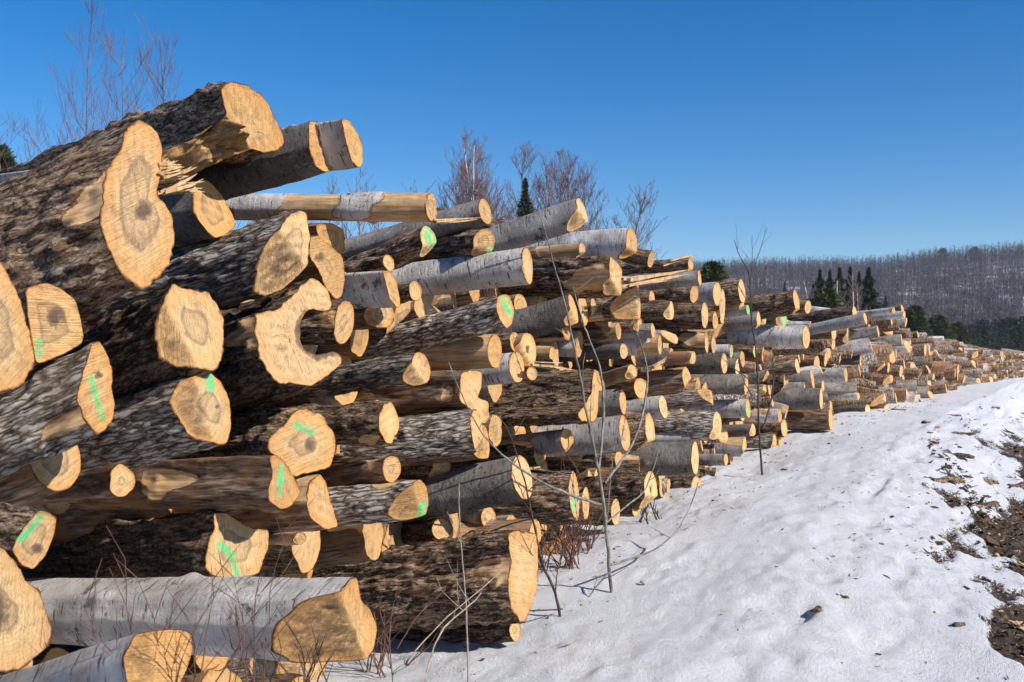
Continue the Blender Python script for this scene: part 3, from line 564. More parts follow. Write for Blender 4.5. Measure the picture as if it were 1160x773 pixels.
# ---- middle of the pile
for sh, sl, vb, sp, kw in [
  ((784,494,8,22),.02,45,'birch',{}), ((787,519,12,37),.04,70,'speckle',{}), ((751,461,13,27),.15,52,'birch',{}),
  ((812,482,12,33),.0,72,'furrow',dict(label='dark finely ridged log with a bright oval end between the two saplings',nick='the finely ridged log')), ((778,430,14,31),.12,45,'peel',dict(peel=.6)), ((790,441,8,28),.0,10,'dark',{}), ((798,443,8,21),.0,8,'dark',{}),
  ((726,440,26,23),.1,20,'peel',{}), ((716,421,20,17),.3,30,'peel',dict(peel=.8)), ((845,436,6,24),.0,46,'speckle',{}), ((835,416,8,19),.0,20,'speckle',{}),
  ((737,555,20,42),.08,80,'dark',dict(rot=.25)), ((749,546,10,37),.0,12,'dark',{}), ((790,556,20,33),.03,38,'dark',{}), ((778,568,13,18),.0,28,'dark',{}),
  ((801,540,17,25),.0,10,'peel',{}), ((867,536,5,9),-.04,60,'furrow',dict(peel=.5,label='thin split log lying out on the snow at the pile foot',nick='the thin log on the snow')), ((822,521,6,13),.0,30,'birch',{}), ((828,518,6,17),.0,10,'dark',{}),
  ((843,506,5,23),.0,27,'birch',{}), ((888,485,11,21),.02,30,'dark',{}), ((883,471,5,16),.0,38,'birch',{}), ((941,475,6,26),.0,58,'peel',dict(peel=.5,label='flaky brown log lying low at the snow edge right of the slim dark sapling',nick='the flaky brown log')), ((884,500,6,18),.0,25,'peel',dict(peel=.6)),
  ((930,493,5,16),.1,45,'dark',{}), ((983,466,9,15),.02,40,'speckle',dict(label='grey log at the snow edge with a ragged orange end, far along the pile foot',nick='the ragged grey foot log')), ((998,457,7,14),.1,22,'dark',{}), ((930,452,5,24),.02,54,'speckle',{}),
  ((738,338,7,18),.05,12,'dark',{}), ((782,300,8,15),.05,30,'dark',{}), ((786,333,12,22),.0,40,'dark',{}), ((792,315,5,18),.12,66,'speckle',{}),
  ((812,333,14,27),.05,24,'birch',{}), ((818,347,9,38),.0,14,'dark',{}), ((798,357,8,29),.0,40,'dark',{}), ((810,363,9,20),.0,12,'dark',{}),
  ((840,330,10,27),.12,25,'dark',{}), ((840,345,7,11),.1,22,'peel',dict(peel=.8)), ((847,351,5,12),.15,28,'birch',dict(paint=[(847,348,847,354,3)])),
  ((913,382,10,28),.03,160,'birch',dict(t=.42,label='very long pale birch log across the pile behind the slim dark sapling',nick='the very long pale birch')), ((747,391,5,25),.02,42,'birch',{}), ((902,342,9,27),.15,60,'dark',dict(label='dark snow-dusted log rising above the very long pale birch',nick='the snow-dusted log')),
  ((865,357,10,22),.05,14,'dark',dict(paint=[(863,352,866,362,3)])), ((887,361,12,18),.05,22,'peel',dict(paint=[(888,358,889,366,3)])), ((859,363,8,19),.1,28,'speckle',{}),
  ((915,348,11,15),.0,10,'peel',{}), ((980,361,5,14),.2,62,'birch',{}), ((944,376,7,20),.05,26,'peel',{}), ((961,380,6,19),.05,14,'dark',{}), ((976,381,5,9),.0,14,'peel',dict(peel=.8)), ((985,374,5,14),.05,20,'dark',{}),
  ((968,355,7,16),.12,30,'dark',{}), ((1022,350,4,9),.2,12,'dark',{}), ((1024,357,4,9),.05,45,'birch',dict(label='slender pale log at the last high corner of the pile before it drops',nick='the high corner log')), ((1012,352,5,8),.12,60,'birch',{}),
  ((700,375,10,22),.1,30,'peel',dict(peel=.5)), ((706,398,12,18),.05,50,'speckle',{}), ((760,352,8,22),.0,40,'dark',{}), ((724,368,7,17),.0,30,'dark',{}),
  ((800,388,6,24),.0,36,'dark',{}), ((808,391,6,20),.0,10,'peel',{}), ((828,398,6,15),.0,20,'birch',dict(paint=[(828,396,828,400,2)])), ((866,402,10,22),.0,22,'peel',{}),
  ((855,398,6,14),.0,14,'dark',dict(paint=[(855,396,855,400,2)])), ((785,405,8,16),.05,60,'peel',{}), ((760,405,8,22),.0,30,'speckle',{}), ((820,412,8,24),.0,30,'speckle',{}),
  ((847,463,7,22),.0,46,'birch',dict(paint=[(846,462,846,470,2)])), ((840,470,9,14),.1,26,'dark',dict(paint=[(842,469,842,474,2)])), ((853,487,6,14),.05,30,'speckle',{}), ((877,500,5,16),.0,30,'furrow',{}),
  ((680,440,12,30),.1,10,'dark',dict(t=-.1)), ((705,455,10,30),.1,50,'speckle',{}), ((700,520,10,20),.0,20,'dark',dict(t=-.05)), ((770,475,9,20),.0,20,'dark',dict(t=-.05)),
  ((903,415,6,18),.12,30,'dark',{}), ((925,412,9,18),.0,14,'peel',{}), ((920,430,6,22),.1,30,'birch',{}), ((890,432,8,22),.0,16,'dark',{}), ((912,440,5,14),.0,24,'birch',{}),
  ((932,438,5,14),.0,14,'peel',{}), ((958,425,4,17),.0,28,'birch',{}), ((972,449,4,9),.0,34,'birch',{}), ((960,440,4,10),.0,22,'dark',{}), ((965,415,5,14),.1,14,'dark',{}),
  ((641,375,12,22),.05,40,'dark',{}), ((690,365,8,16),.05,20,'peel',{}), ((625,400,10,16),-.05,50,'peel',dict(peel=.8)), ((640,440,14,30),.0,40,'dark',dict(t=.0)),
  ((680,497,10,26),.0,30,'dark',dict(t=.0)), ((697,580,12,30),.0,30,'dark',dict(t=.15)), ((625,560,14,34),.0,30,'dark',dict(t=.12)),
  ((720,575,12,22),.0,30,'dark',dict(t=.2)), ((757,520,9,22),.0,20,'dark',dict(t=.1)),
]:
    A(sh, sl, vb, sp, **kw)

# ---- splinters and torn planks lying on the pile
def splinter(px0, px1, t, wpx, label, n=5, seed=0):
    r = random.Random(seed); a = unproj(*px0, t); b = unproj(*px1, t+.02); ax = b-a; L = np.linalg.norm(ax); ax /= L
    V = []; Q = []; wm = wpx*a[1]/F
    side = np.cross(ax, [0, 0, 1]); side /= np.linalg.norm(side); up = np.cross(side, ax)
    for k in range(n):
        o = side*r.uniform(-.5, .5)*wm+up*r.uniform(-.5, .5)*wm*.8; l0 = r.uniform(-.02, .15)*L; l1 = L*r.uniform(.55, 1.0); w = wm*r.uniform(.22, .45)*(1 if n < 12 else .5); c = len(V); dj = (side*r.uniform(-1, 1)+up*r.uniform(-1, 1))*(.35 if n > 12 else .1)*wm; bend = r.uniform(-.25, .25)*wm*1.5
        M_ = 6
        for i in range(M_+1):
            f = i/M_; ww = w*(1-f**5)*(.45+.55*r.random())+.001; p = a+ax*(l0+(l1-l0)*f)+o+up*bend*f*f+dj*f+side*r.uniform(-.1, .1)*w
            for sx, sy in ((1, .5), (-1, .6), (-.8, -.5), (.9, -.6)): V.append(p+side*sx*ww*.5+up*sy*ww*.7)
        for i in range(M_):
            for j in range(4): Q.append((c+i*4+j, c+i*4+(j+1) % 4, c+i*4+4+(j+1) % 4, c+i*4+4+j))
        Q.append((c, c+1, c+2, c+3)); Q.append((c+M_*4+3, c+M_*4+2, c+M_*4+1, c+M_*4))
    V = np.array(V); o = V.mean(0)
    ob = link('wood_splinter', mesh_np('wood_splinter', V-o, quads=Q, mats=[SPLIT], smooth=False)); ob.location = o
    tag(ob, label, 'splinter')
splinter((172, 196), (212, 190), .35, 24, 'shattered wood shards between the huge forked log and the torn topmost log', 22, 1)
splinter((172, 215), (232, 203), .32, 22, 'long pale shards lying under the shattered wood beside the forked log', 16, 2)
splinter((490, 252), (552, 250), .42, 7, 'flat splinter sticking out right from the end of the flaking birch', 4, 3)
splinter((750, 300), (806, 283), .35, 7, 'long pale splinter pointing up right over the pile against the hill', 4, 4)
splinter((700, 322), (782, 306), .38, 13, 'twisted grey splintered plank right of the thick twin-lobed log', 7, 5)
splinter((600, 412), (652, 416), .34, 9, 'curved splinter of wood left of the blade-ended log', 5, 6)
splinter((735, 418), (757, 408), .34, 8, 'feathery pale shavings curling off a split log at mid pile', 9, 7)

# ------------------------------------------------------------------ the rest of the pile: packed behind and beyond
GW, GH = 580, 387
occ = np.zeros((GH, GW), bool)
def raster(poly, dil=0):
    p = np.asarray(poly)/2.0
    x0, y0 = np.floor(p.min(0)).astype(int)-1; x1, y1 = np.ceil(p.max(0)).astype(int)+2
    x0, y0 = max(0, x0), max(0, y0); x1, y1 = min(GW, x1), min(GH, y1)
    if x1 <= x0 or y1 <= y0: return None
    gx, gy = np.meshgrid(np.arange(x0, x1)+.5, np.arange(y0, y1)+.5); ins = np.zeros(gx.shape, bool)
    a = p; b = np.roll(p, -1, 0)
    for (ax, ay), (bx, by) in zip(a, b):
        if ay == by: continue
        c = ((ay > gy) != (by > gy)) & (gx < (bx-ax)*(gy-ay)/(by-ay)+ax); ins ^= c
    return (slice(y0, y1), slice(x0, x1)), ins
for g in LOGS:
    r = raster(g['outl'])
    if r: occ[r[0]] |= r[1]
    cx, cy = g['px']; h = g['h']*.46; v = g['vb']*.8; y1 = cy+g['slope']*v
    r = raster([(cx, cy-h), (cx, cy+h), (cx-v, y1+h*.9), (cx-v, y1-h*.9)])
    if r: occ[r[0]] |= r[1]
TOPX = [-100, 0, 110, 180, 262, 345, 395, 440, 520, 600, 700, 745, 800, 850, 905, 985, 1020, 1040, 1085, 1110, 1160, 1230]
TOPY = [205, 205, 190, 232, 262, 262, 292, 290, 280, 300, 303, 312, 330, 350, 358, 366, 354, 374, 384, 394, 400, 403]
# shared log meshes for the packed part
LIB = []
for k in range(18):
    sp = ['dark', 'birch', 'speckle', 'furrow', 'peel', 'dark', 'speckle', 'birch', 'dark'][k % 9]; nth = 40
    th = np.linspace(0, 2*np.pi, nth, endpoint=False)
    rad = .13*(1+.08*np.cos(2*th+k)+.05*np.cos(3*th+2*k)+.04*np.sin(5*th+k))
    fac = [(rng.uniform(150, 300), rng.uniform(-.2, .5), rng.uniform(.6, 1.6))] if k % 3 == 0 else []
    body, cap, _ = log_mesh(rad, 2.3, nth, .03, sp, 500+k, peel=[.3, .1, .2, .2, .6][k % 5], facets=fac, torn=.01, tilt=(rng.uniform(-.07, .07), rng.uniform(-.07, .07)), caprings=7, knots=1)
    cap[3]['paint'] = np.zeros(len(cap[0])); cap[3]['rot'] = np.zeros(len(cap[0]))
    LIB.append((sp, mesh_np('log', body[0], quads=body[1], tris=body[2], mats=[BARK[sp]], attrs=body[3]), mesh_np('cut_end', cap[0], quads=cap[1], tris=cap[2], mats=[CUT], attrs=cap[3])))
cands = []
s = .6
while s < 75:
    dr = .155 if s < 22 else .17
    ztop = 3.6; z = -.3+rng.uniform(0, .2)
    while z < ztop:
        cands.append((s+rng.uniform(-.06, .06), z+rng.uniform(-.03, .03), dr)); z += dr*1.42
    s += dr*1.45
extra = []
occ2 = occ.copy()
def consider(s, z, r, t, need, far):
    P = from_st(s, t, z)
    if P[1] < .8: return
    px, py = proj(P)[0]
    if px < -40 or px > 1215: return
    hp = r*F/P[1]
    if py-hp < np.interp(px, TOPX, TOPY): return
    if z < gz(s, 0)-.02: return
    az = math.degrees(math.atan2(P[0], P[1])); asp = max(.1, math.cos(R(60+az)))
    th = np.linspace(0, 2*np.pi, 14, endpoint=False); e = np.column_stack([px+hp*asp*np.cos(th), py+hp*np.sin(th)])
    rr = raster(e)
    if rr is None or rr[1].sum() == 0:
        vis = 1.0 if px < 1160 else 1.0
    else: vis = 1-(occ2[rr[0]] & rr[1]).sum()/rr[1].sum()
    if vis < need: return
    if rr is not None: occ2[rr[0]] |= rr[1]
    extra.append(dict(P=P, r=r, t=t, px=(px, py), h=2*hp, vis=vis, s=s))
order = sorted(cands)
for (s, z, dr) in order:                       # front layer, beyond the surveyed logs
    px = proj(from_st(s, 0, z))[0][0]
    if px > 700:
        consider(s, z, dr*rng.uniform(.42, .68)*(1.0 if px > 960 else .8), rng.uniform(-.30, .40) if px > 900 else rng.uniform(-.1, .12), .80 if px < 960 else .6, px > 960)
for (s, z, dr) in order:                       # mid layer in the near part
    px = proj(from_st(s, 0, z))[0][0]
    if 215 < px < 640: consider(s+.07, z+.05, dr*rng.uniform(.6, .85), rng.uniform(-.25, .0), .42, False)
for (s, z, dr) in order:                       # recessed layer, fills what shows between
    px = proj(from_st(s, 0, z))[0][0]
    consider(s, z, dr*.56, rng.uniform(-.55, -.22) if px < 600 else rng.uniform(-.42, -.12), .22, False)
extra.sort(key=lambda g: -g['h']*g['h']*min(1, g['vis']+.05))
NIND = 300-len(LOGS); ind = extra[:NIND]; rest = extra[NIND:]
print('hand logs', len(LOGS), 'extra', len(extra), 'rest', len(rest))
def axis_for(P, s):
    psi = 112+rng.normal(0, 7.5); pt = math.tan(R(rng.normal(3.0, 5.0)))
    a = np.array([math.sin(R(psi)), math.cos(R(psi)), pt]); return a/np.linalg.norm(a)
for g in ind:
    k = rng.integers(len(LIB)); sp, mb, mc = LIB[k]; a = axis_for(g['P'], g['s']); M, *_ = frame(g['P'], a)
    sc = g['r']/.13; M = M @ Matrix.Rotation(rng.uniform(0, 6.28), 4, 'Z') @ Matrix.Diagonal((sc, sc, 1, 1))
    o = link('log', mb, M=M); link('cut_end', mc, parent=o)
    LOGS.append(dict(o=o, px=g['px'], w=g['h']*.4, h=g['h'], sp=sp, paint=False, label=None, nick=None, r=g['r'], t=g['t'], hand=False))
def heap(rest):
    VV = []; QQ = []; MI = []; off = 0; rho = []; peel = []
    kinds = ['dark', 'birch', 'speckle', 'furrow', 'peel']; nth = 10
    for g in rest:
        a = axis_for(g['P'], g['s']); M, ex, ey, ea = frame(g['P'], a); r = g['r']; kd = rng.choice(5, p=[.42, .12, .22, .1, .14]); ph = rng.uniform(0, 6.28)
        th = np.linspace(0, 2*np.pi, nth, endpoint=False)+ph; rr = r*(1+.12*np.cos(2*th+ph*3)+.08*np.cos(3*th))
        fz = -np.maximum(0, rng.uniform(0, 1.5)*(np.cos(th-ph)*rr+.03)) if rng.random() < .5 else 0*th
        rows = [(0, 1, 0), (.05, 1.0, 0), (.5, 1.05, 0), (2.2, 1.08, 0)]
        vs = []
        for d, scl, _ in rows:
            zz = -d+fz*(1-min(1, d)); vs.append(g['P']+np.outer(rr*np.cos(th)*scl, ex)+np.outer(rr*np.sin(th)*scl, ey)+np.outer(zz, ea)); rho += [0]*nth
        vs.append(g['P']+np.outer(rr*np.cos(th), ex)+np.outer(rr*np.sin(th), ey)+np.outer(fz+.001, ea)); rho += [.97]*nth
        vs.append(g['P']+np.outer(rr*.9*np.cos(th), ex)+np.outer(rr*.9*np.sin(th), ey)+np.outer(fz*.9+.002, ea)); rho += [.88]*nth
        vs.append((g['P']+ea*.002+ea*fz.mean()*.6)[None]); rho.append(0)
        v = np.vstack(vs); j = np.arange(nth); j2 = (j+1) % nth
        for i in range(3):
            QQ.append(np.column_stack([i*nth+j, (i+1)*nth+j, (i+1)*nth+j2, i*nth+j2])+off); MI += [kd]*nth
        QQ.append(np.column_stack([4*nth+j, 4*nth+j2, 5*nth+j2, 5*nth+j])+off); MI += [5]*nth
        VV.append(v); pv = rng.uniform(0, .8) if rng.random() < .13 else 0.0; peel += [pv]*len(v)
        g['off'] = off; off += len(v)
    Q = np.vstack(QQ); j = np.arange(nth); j2 = (j+1) % nth
    T = np.vstack([np.column_stack([5*nth+j, 5*nth+j2, np.full(nth, 6*nth)])+g['off'] for g in rest]); MI = MI+[5]*len(T)
    V = np.vstack(VV); z = np.zeros(len(V))
    me = mesh_np('logs', V, quads=Q, tris=T, mats=[BARK[k] for k in kinds]+[CUT], smooth=False, mi=MI, attrs={'rho': rho, 'peel': peel, 'paint': z, 'rot': z, 'torn': z})
    tag(link('far_logs', me), 'countless small log ends dwindling along the far end of the stacked pile', 'logs', kind='stuff')
heap(rest)
LM = [(g['px'], g['nick']) for g in LOGS if g['nick']]
ORD = ['', 'second ', 'third ', 'fourth ', 'fifth ', 'sixth ', 'seventh ', 'eighth ', 'ninth ', 'tenth ', 'eleventh ', 'twelfth ', 'thirteenth ', 'fourteenth ', 'fifteenth ', 'sixteenth ', 'seventeenth ', 'eighteenth ', 'nineteenth ', 'twentieth ']
DESC = dict(birch='pale birch', speckle='grey speckled', furrow='ridged grey', dark='dark-barked', peel='brown')
buckets = {}
for g in LOGS:
    if g['label']: continue
    best = None
    for p, nk in LM:
        dx, dy = g['px'][0]-p[0], g['px'][1]-p[1]; d = math.hypot(dx, dy)
        if best is None or d < best[0]: best = (d, dx, dy, nk)
    d, dx, dy, nk = best
    rel = ('right of' if dx > 0 else 'left of') if abs(dx) > abs(dy) else ('below' if dy > 0 else 'above')
    size = 'tiny' if g['h'] < 13 else 'small' if g['h'] < 24 else 'medium' if g['h'] < 38 else 'thick'
    paint = 'green-marked ' if g['paint'] else ''
    buckets.setdefault((f'{paint}{size} {DESC[g["sp"]]} log', rel, nk), []).append((d, g['px'], g))
for (ds_, rel, nk), L_ in buckets.items():
    L_.sort(key=lambda q: q[:2])
    for i, (d, _, g) in enumerate(L_):
        g['label'] = f'{ds_} {rel} {nk}' if len(L_) == 1 else f'{ORD[i] if i < 20 else str(i+1)+"th "}nearest {ds_} {rel} {nk}'
for g in LOGS: tag(g['o'], g['label'], 'log', 'logs stacked in the long pile')

# ------------------------------------------------------------------ branches, saplings, trees
def tubes(paths, sides=5):
    """paths: list of (pts Nx3, radii N)"""
    VV = []; QQ = []; off = 0
    for pts, rad in paths:
        pts = np.asarray(pts, float); rad = np.asarray(rad, float); n = len(pts)
        tg = np.gradient(pts, axis=0); tg /= np.maximum(1e-9, np.linalg.norm(tg, axis=1))[:, None]
        ref = np.where(np.abs(tg[:, 2:3]) > .9, [[1., 0, 0]], [[0, 0, 1.]]); x = np.cross(tg, ref); x /= np.maximum(1e-9, np.linalg.norm(x, axis=1))[:, None]; y = np.cross(tg, x)
        th = np.linspace(0, 2*np.pi, sides, endpoint=False)
        v = pts[:, None]+rad[:, None, None]*(np.cos(th)[None, :, None]*x[:, None]+np.sin(th)[None, :, None]*y[:, None])
        VV.append(v.reshape(-1, 3)); i = np.arange(n-1)[:, None]*sides; j = np.arange(sides); j2 = (j+1) % sides
        QQ.append(np.stack([i+j, i+j2, i+sides+j2, i+sides+j], -1).reshape(-1, 4)+off); off += n*sides
    return np.vstack(VV), np.vstack(QQ)
def smooth_path(pts, k=4, jit=0, seed=0):
    pts = np.asarray(pts, float); n = len(pts); u = np.arange(n); uu = np.linspace(0, n-1, (n-1)*k+1)
    o = np.column_stack([np.interp(uu, u, pts[:, i]) for i in range(pts.shape[1])])
    for _ in range(2): o[1:-1] = .25*o[:-2]+.5*o[1:-1]+.25*o[2:]
    if jit: o[1:-1] += np.random.default_rng(seed).normal(0, jit, o[1:-1].shape)
    return o
def twig_mat(name, c1, c2, sc=20):
    q = NT(name); v = q.coord(); n = q.noise(v, sc, 4); return q.out(q.mix(q.ramp(n, [(.35, 0), (.65, 1)]), c1, c2), .7)
TW_GREY = twig_mat('sapling_bark', (.10, .09, .08), (.26, .245, .22)); TW_RED = twig_mat('twig_bark', (.075, .036, .028), (.20, .10, .07)); TW_PALE = twig_mat('pale_stem', (.22, .18, .135), (.36, .31, .24))
TW_FAR = twig_mat('bare_branch', (.10, .06, .058), (.21, .145, .13), 3); TW_BIRCH = twig_mat('birch_trunk', (.45, .40, .35), (.66, .62, .57), 4); TW_DARK = twig_mat('dark_twig', (.04, .025, .022), (.10, .065, .05))
def px_plant(name, base, lines, mat, label, cat, twigs=0, seed=0, t=None, depthj=.05):
    """lines: list of (points px, r0 px, r1 px); rooted where base meets the snow"""
    P0, s0, t0 = hit(*base)
    if t is None: t = t0
    else:
        P0 = unproj(base[0], base[1], t); s0, t0 = st(P0); P0[2] = gz(s0, t)
    root = bpy.data.objects.new(name, None); COL.objects.link(root); root.location = P0; tag(root, label, cat)
    r = random.Random(seed); groups = []
    for li, (pl, r0, r1) in enumerate(lines):
        tt = t; pts = []
        dj = 0 if li == 0 else r.uniform(-depthj, depthj)*2
        for i, (x, y) in enumerate(pl): pts.append(unproj(x, y, tt+dj*i/max(1, len(pl)-1)))
        if li == 0: pts[0] = P0-np.array([0, 0, .05])
        pts = smooth_path(pts, 4, .0012, seed+li); rr = .8*np.linspace(r0, r1, len(pts))*pts[:, 1]/F
        br = [(pts, rr)]; groups.append(('stem' if li == 0 else 'branch', br))
        for k in range(twigs if li else twigs+2):
            i = r.randrange(len(pts)//4, len(pts)-1); L = r.uniform(.05, .22); d = np.array([r.uniform(-1, 1), r.uniform(-.6, .6), r.uniform(.3, 1.2)]); d /= np.linalg.norm(d)
            q = [pts[i]+d*L*f+np.array([r.uniform(-1, 1), r.uniform(-1, 1), r.uniform(-.3, 1)])*.02*f for f in (0, .35, .7, 1)]
            br.append((np.array(q), np.linspace(min(rr[i]*.6, .003), .0007, 4)))
    for nm, ps in groups:
        if not ps: continue
        V, Q = tubes(ps, 6 if nm == 'stem' else 4); o = link(nm, mesh_np(nm, V-P0, quads=Q, mats=[mat])); o.parent = root
    return root
px_plant('sapling', (693, 671), [
  ([(693,671),(689,626),(684,572),(678,531),(672,503),(663,460),(657,425),(650,392),(643,357),(636,329),(628,303),(621,275),(613,248),(609,236)], 2.9, .6),
  ([(678,535),(683,489),(684,446),(680,416),(665,377),(661,369),(652,335),(649,325)], 2.2, .7),
  ([(685,548),(698,530),(713,510),(724,486),(730,462),(734,431),(733,417),(729,398),(722,378),(716,360)], 2.4, .6),
  ([(681,572),(652,563),(620,550),(588,531),(562,510),(542,486),(531,464),(515,429),(508,410)], 2.3, .6),
  ([(687,592),(714,570),(730,558),(740,532),(746,512)], 1.8, .6), ([(691,640),(716,633),(741,624),(765,605),(782,576),(791,546)], 1.9, .6),
  ([(690,648),(676,664),(664,681)], 1.5, .8), ([(686,610),(690,560),(694,520),(699,480)], 1.0, .4)], TW_GREY, 'tall grey sapling growing from the snow in front of the pile', 'sapling', 2, 3, depthj=.12)
px_plant('sapling', (864, 519), [
  ([(863,518),(860,493),(859,467),(859,435),(856,390),(853,375),(851,359),(850,324),(848,307)], 1.6, .7),
  ([(864,487),(874,455),(877,424),(875,404)], 1.6, .5), ([(850,330),(852,300),(852,266)], 0.6, .3), ([(850,318),(859,289),(869,258)], 0.6, .3), ([(848,308),(836,287),(832,272)], .8, .4),
  ([(859,437),(840,424),(825,412),(810,398)], 1.2, .4), ([(859,430),(874,415),(890,392)], 1.2, .4), ([(858,455),(846,440),(838,420)], 1, .4), ([(857,400),(868,385),(880,365)], 1, .4), ([(851,350),(843,335),(836,322)], .8, .4), ([(852,340),(862,322),(868,300)], .8, .4)],
  TW_DARK, 'slim dark sapling with upswept shoots farther along the pile', 'sapling', 3, 5, depthj=.015, t=.46)
px_plant('dead_shoot', (637, 697), [([(637,697),(629,670),(614,640),(607,605),(600,570),(594,545),(584,510),(575,486),(565,471)], 2.4, .6), ([(637,690),(610,692),(585,693),(566,690)], 1.2, .7),
  ([(622,655),(600,625),(588,600)], 1, .4), ([(629,672),(632,640),(641,612)], 1, .4)], TW_DARK, 'dark dead shoot leaning left beside the massive twin-stemmed log', 'plant', 2, 8)
px_plant('dry_stem', (531, 736), [([(531,735),(529,700),(526,659),(522,614),(520,573),(520,548)], 1.6, .8)], TW_PALE, 'straight pale dry stem standing before the massive dark log', 'plant', 0, 9, t=.72)
px_plant('dry_stem', (457, 749), [([(457,749),(491,718),(536,683),(545,672)], 1.7, .6), ([(470,738),(505,700),(560,655),(574,642)], 1.2, .5)], TW_PALE, 'pale dry stem leaning right low over the snow', 'plant', 2, 10, t=.80)
px_plant('dry_stem', (455, 752), [([(455,752),(440,715),(445,690),(452,660)], 1.0, .5), ([(450,735),(470,700),(505,668)], 1, .5)], TW_RED, 'thin red-brown stem left of the low leaning dry stem', 'plant', 3, 11, t=.85)
def shrub(name, base, n, hpx, spread, mat, label, seed, t=None, rpx=1.0):
    P0, s0, t0 = hit(*base); r = random.Random(seed)
    if t is not None: P0 = unproj(*base, t)
    br = []; m = P0[1]/F
    for k in range(n):
        b = P0+np.array([r.uniform(-1, 1)*spread*.4*m, r.uniform(-.08, .08), -.02]); ang = r.gauss(0, .35); H = hpx*m*r.uniform(.45, 1.05); p = b.copy(); pts = [b]; d = np.array([math.sin(ang), r.uniform(-.3, .3), 1.0])
        for i in range(6):
            d = d+np.array([r.uniform(-.25, .25), r.uniform(-.2, .2), r.uniform(-.1, .1)]); p = p+d/np.linalg.norm(d)*H/6; pts.append(p.copy())
            if r.random() < .7:
                e = d+np.array([r.choice((-1, 1))*r.uniform(.4, 1), r.uniform(-.4, .4), r.uniform(-.2, .2)]); e /= np.linalg.norm(e); L = H*r.uniform(.15, .4)
                br.append((np.array([p, p+e*L*.5+[0, 0, .01], p+e*L+[0, 0, .02]]), np.array([.6, .5, .25])*rpx*m))
        br.append((np.array(pts), np.linspace(1.1, .35, 7)*rpx*m))
    V, Q = tubes(br, 4); o = link(name, mesh_np(name, V-P0, quads=Q, mats=[mat])); o.location = P0; tag(o, label, 'shrub'); return o
shrub('bare_shrub', (628, 645), 30, 120, 80, TW_RED, 'tangled thicket of red-brown twigs between the massive log and the tall sapling', 1, rpx=.7)
shrub('bare_shrub', (655, 628), 10, 60, 40, TW_RED, 'small bare twigs just left of the tall sapling foot', 2)
shrub('bare_shrub', (200, 790), 8, 170, 120, TW_RED, 'thin reddish bush growing up in front of the big white birch log', 3, t=1.0)
shrub('bare_shrub', (275, 790), 6, 220, 60, TW_RED, 'few slender twigs reaching up past the green-smeared heart-shaped end', 4, t=1.0, rpx=.8)
shrub('bare_shrub', (330, 775), 9, 80, 110, TW_DARK, 'low dark twigs under the torn end of the big white birch', 5, t=.95)
shrub('bare_shrub', (430, 765), 9, 100, 60, TW_RED, 'low twiggy shrub at the snow edge right of the big white birch end', 6)
shrub('bare_shrub', (740, 590), 5, 35, 50, TW_DARK, 'flattened dark twigs poking through snow right of the tall sapling', 7)

def tree_paths(H, r0, seed, nb=26, up=.9, spread=.35, lean=0, sub=3, minr=.006):
    r = random.Random(seed); n = 14; tr = [np.zeros(3)]; d = np.array([lean, 0, 1.])
    for i in range(n): d = d+np.array([r.uniform(-.06, .06), r.uniform(-.06, .06), 0]); tr.append(tr[-1]+d/np.linalg.norm(d)*H/n)
    tr = np.array(tr); trunk = [(tr, np.linspace(r0, minr, n+1))]; br = []
    def branch(p, d, L, rad, lev):
        pts = [p]; k = 5
        for i in range(k): d = d+np.array([r.uniform(-.18, .18), r.uniform(-.18, .18), .10*up]); d /= np.linalg.norm(d); pts.append(pts[-1]+d*L/k)
        br.append((np.array(pts), np.linspace(rad, max(minr*.6, rad*.3), k+1)))
        if lev > 0:
            for _ in range(sub):
                i = r.randrange(1, k); e = d+np.array([r.uniform(-.9, .9), r.uniform(-.9, .9), r.uniform(-.1, .5)]); e /= np.linalg.norm(e); branch(pts[i], e, L*r.uniform(.35, .6), rad*.55, lev-1)
    for k in range(nb):
        f = r.uniform(.22, .97); i = f*n; p = tr[int(i)]*(1-i % 1)+tr[min(n, int(i)+1)]*(i % 1); a = r.uniform(0, 6.28); e = np.array([math.cos(a)*spread*2, math.sin(a)*spread*2, up]); e /= np.linalg.norm(e)
        branch(p, e, H*.34*(1.08-f)+.05*H, max(minr, r0*.42*(1-f*.8)), 2 if H > 3 else 1)
    return trunk, br
def bare_tree(px, py_top, dist, label, seed, zb=0., group='bare trees beyond the pile', r0=None, tm=None, **kw):
    X = (px-580)/F*dist; ztop = CAMZ+(386.5-py_top)/F*dist; H = ztop-zb
    m = dist/F; t, b = tree_paths(H, r0 or H*.011, seed, minr=max(.004, m*.32), **kw)
    root = bpy.data.objects.new('bare_tree', None); COL.objects.link(root); root.location = (X, dist, zb); tag(root, label, 'tree', group)
    V, Q = tubes(t, 7); link('trunk', mesh_np('trunk', V, quads=Q, mats=[tm or TW_BIRCH])).parent = root
    V, Q = tubes(b, 3); link('crown', mesh_np('crown', V, quads=Q, mats=[TW_FAR])).parent = root
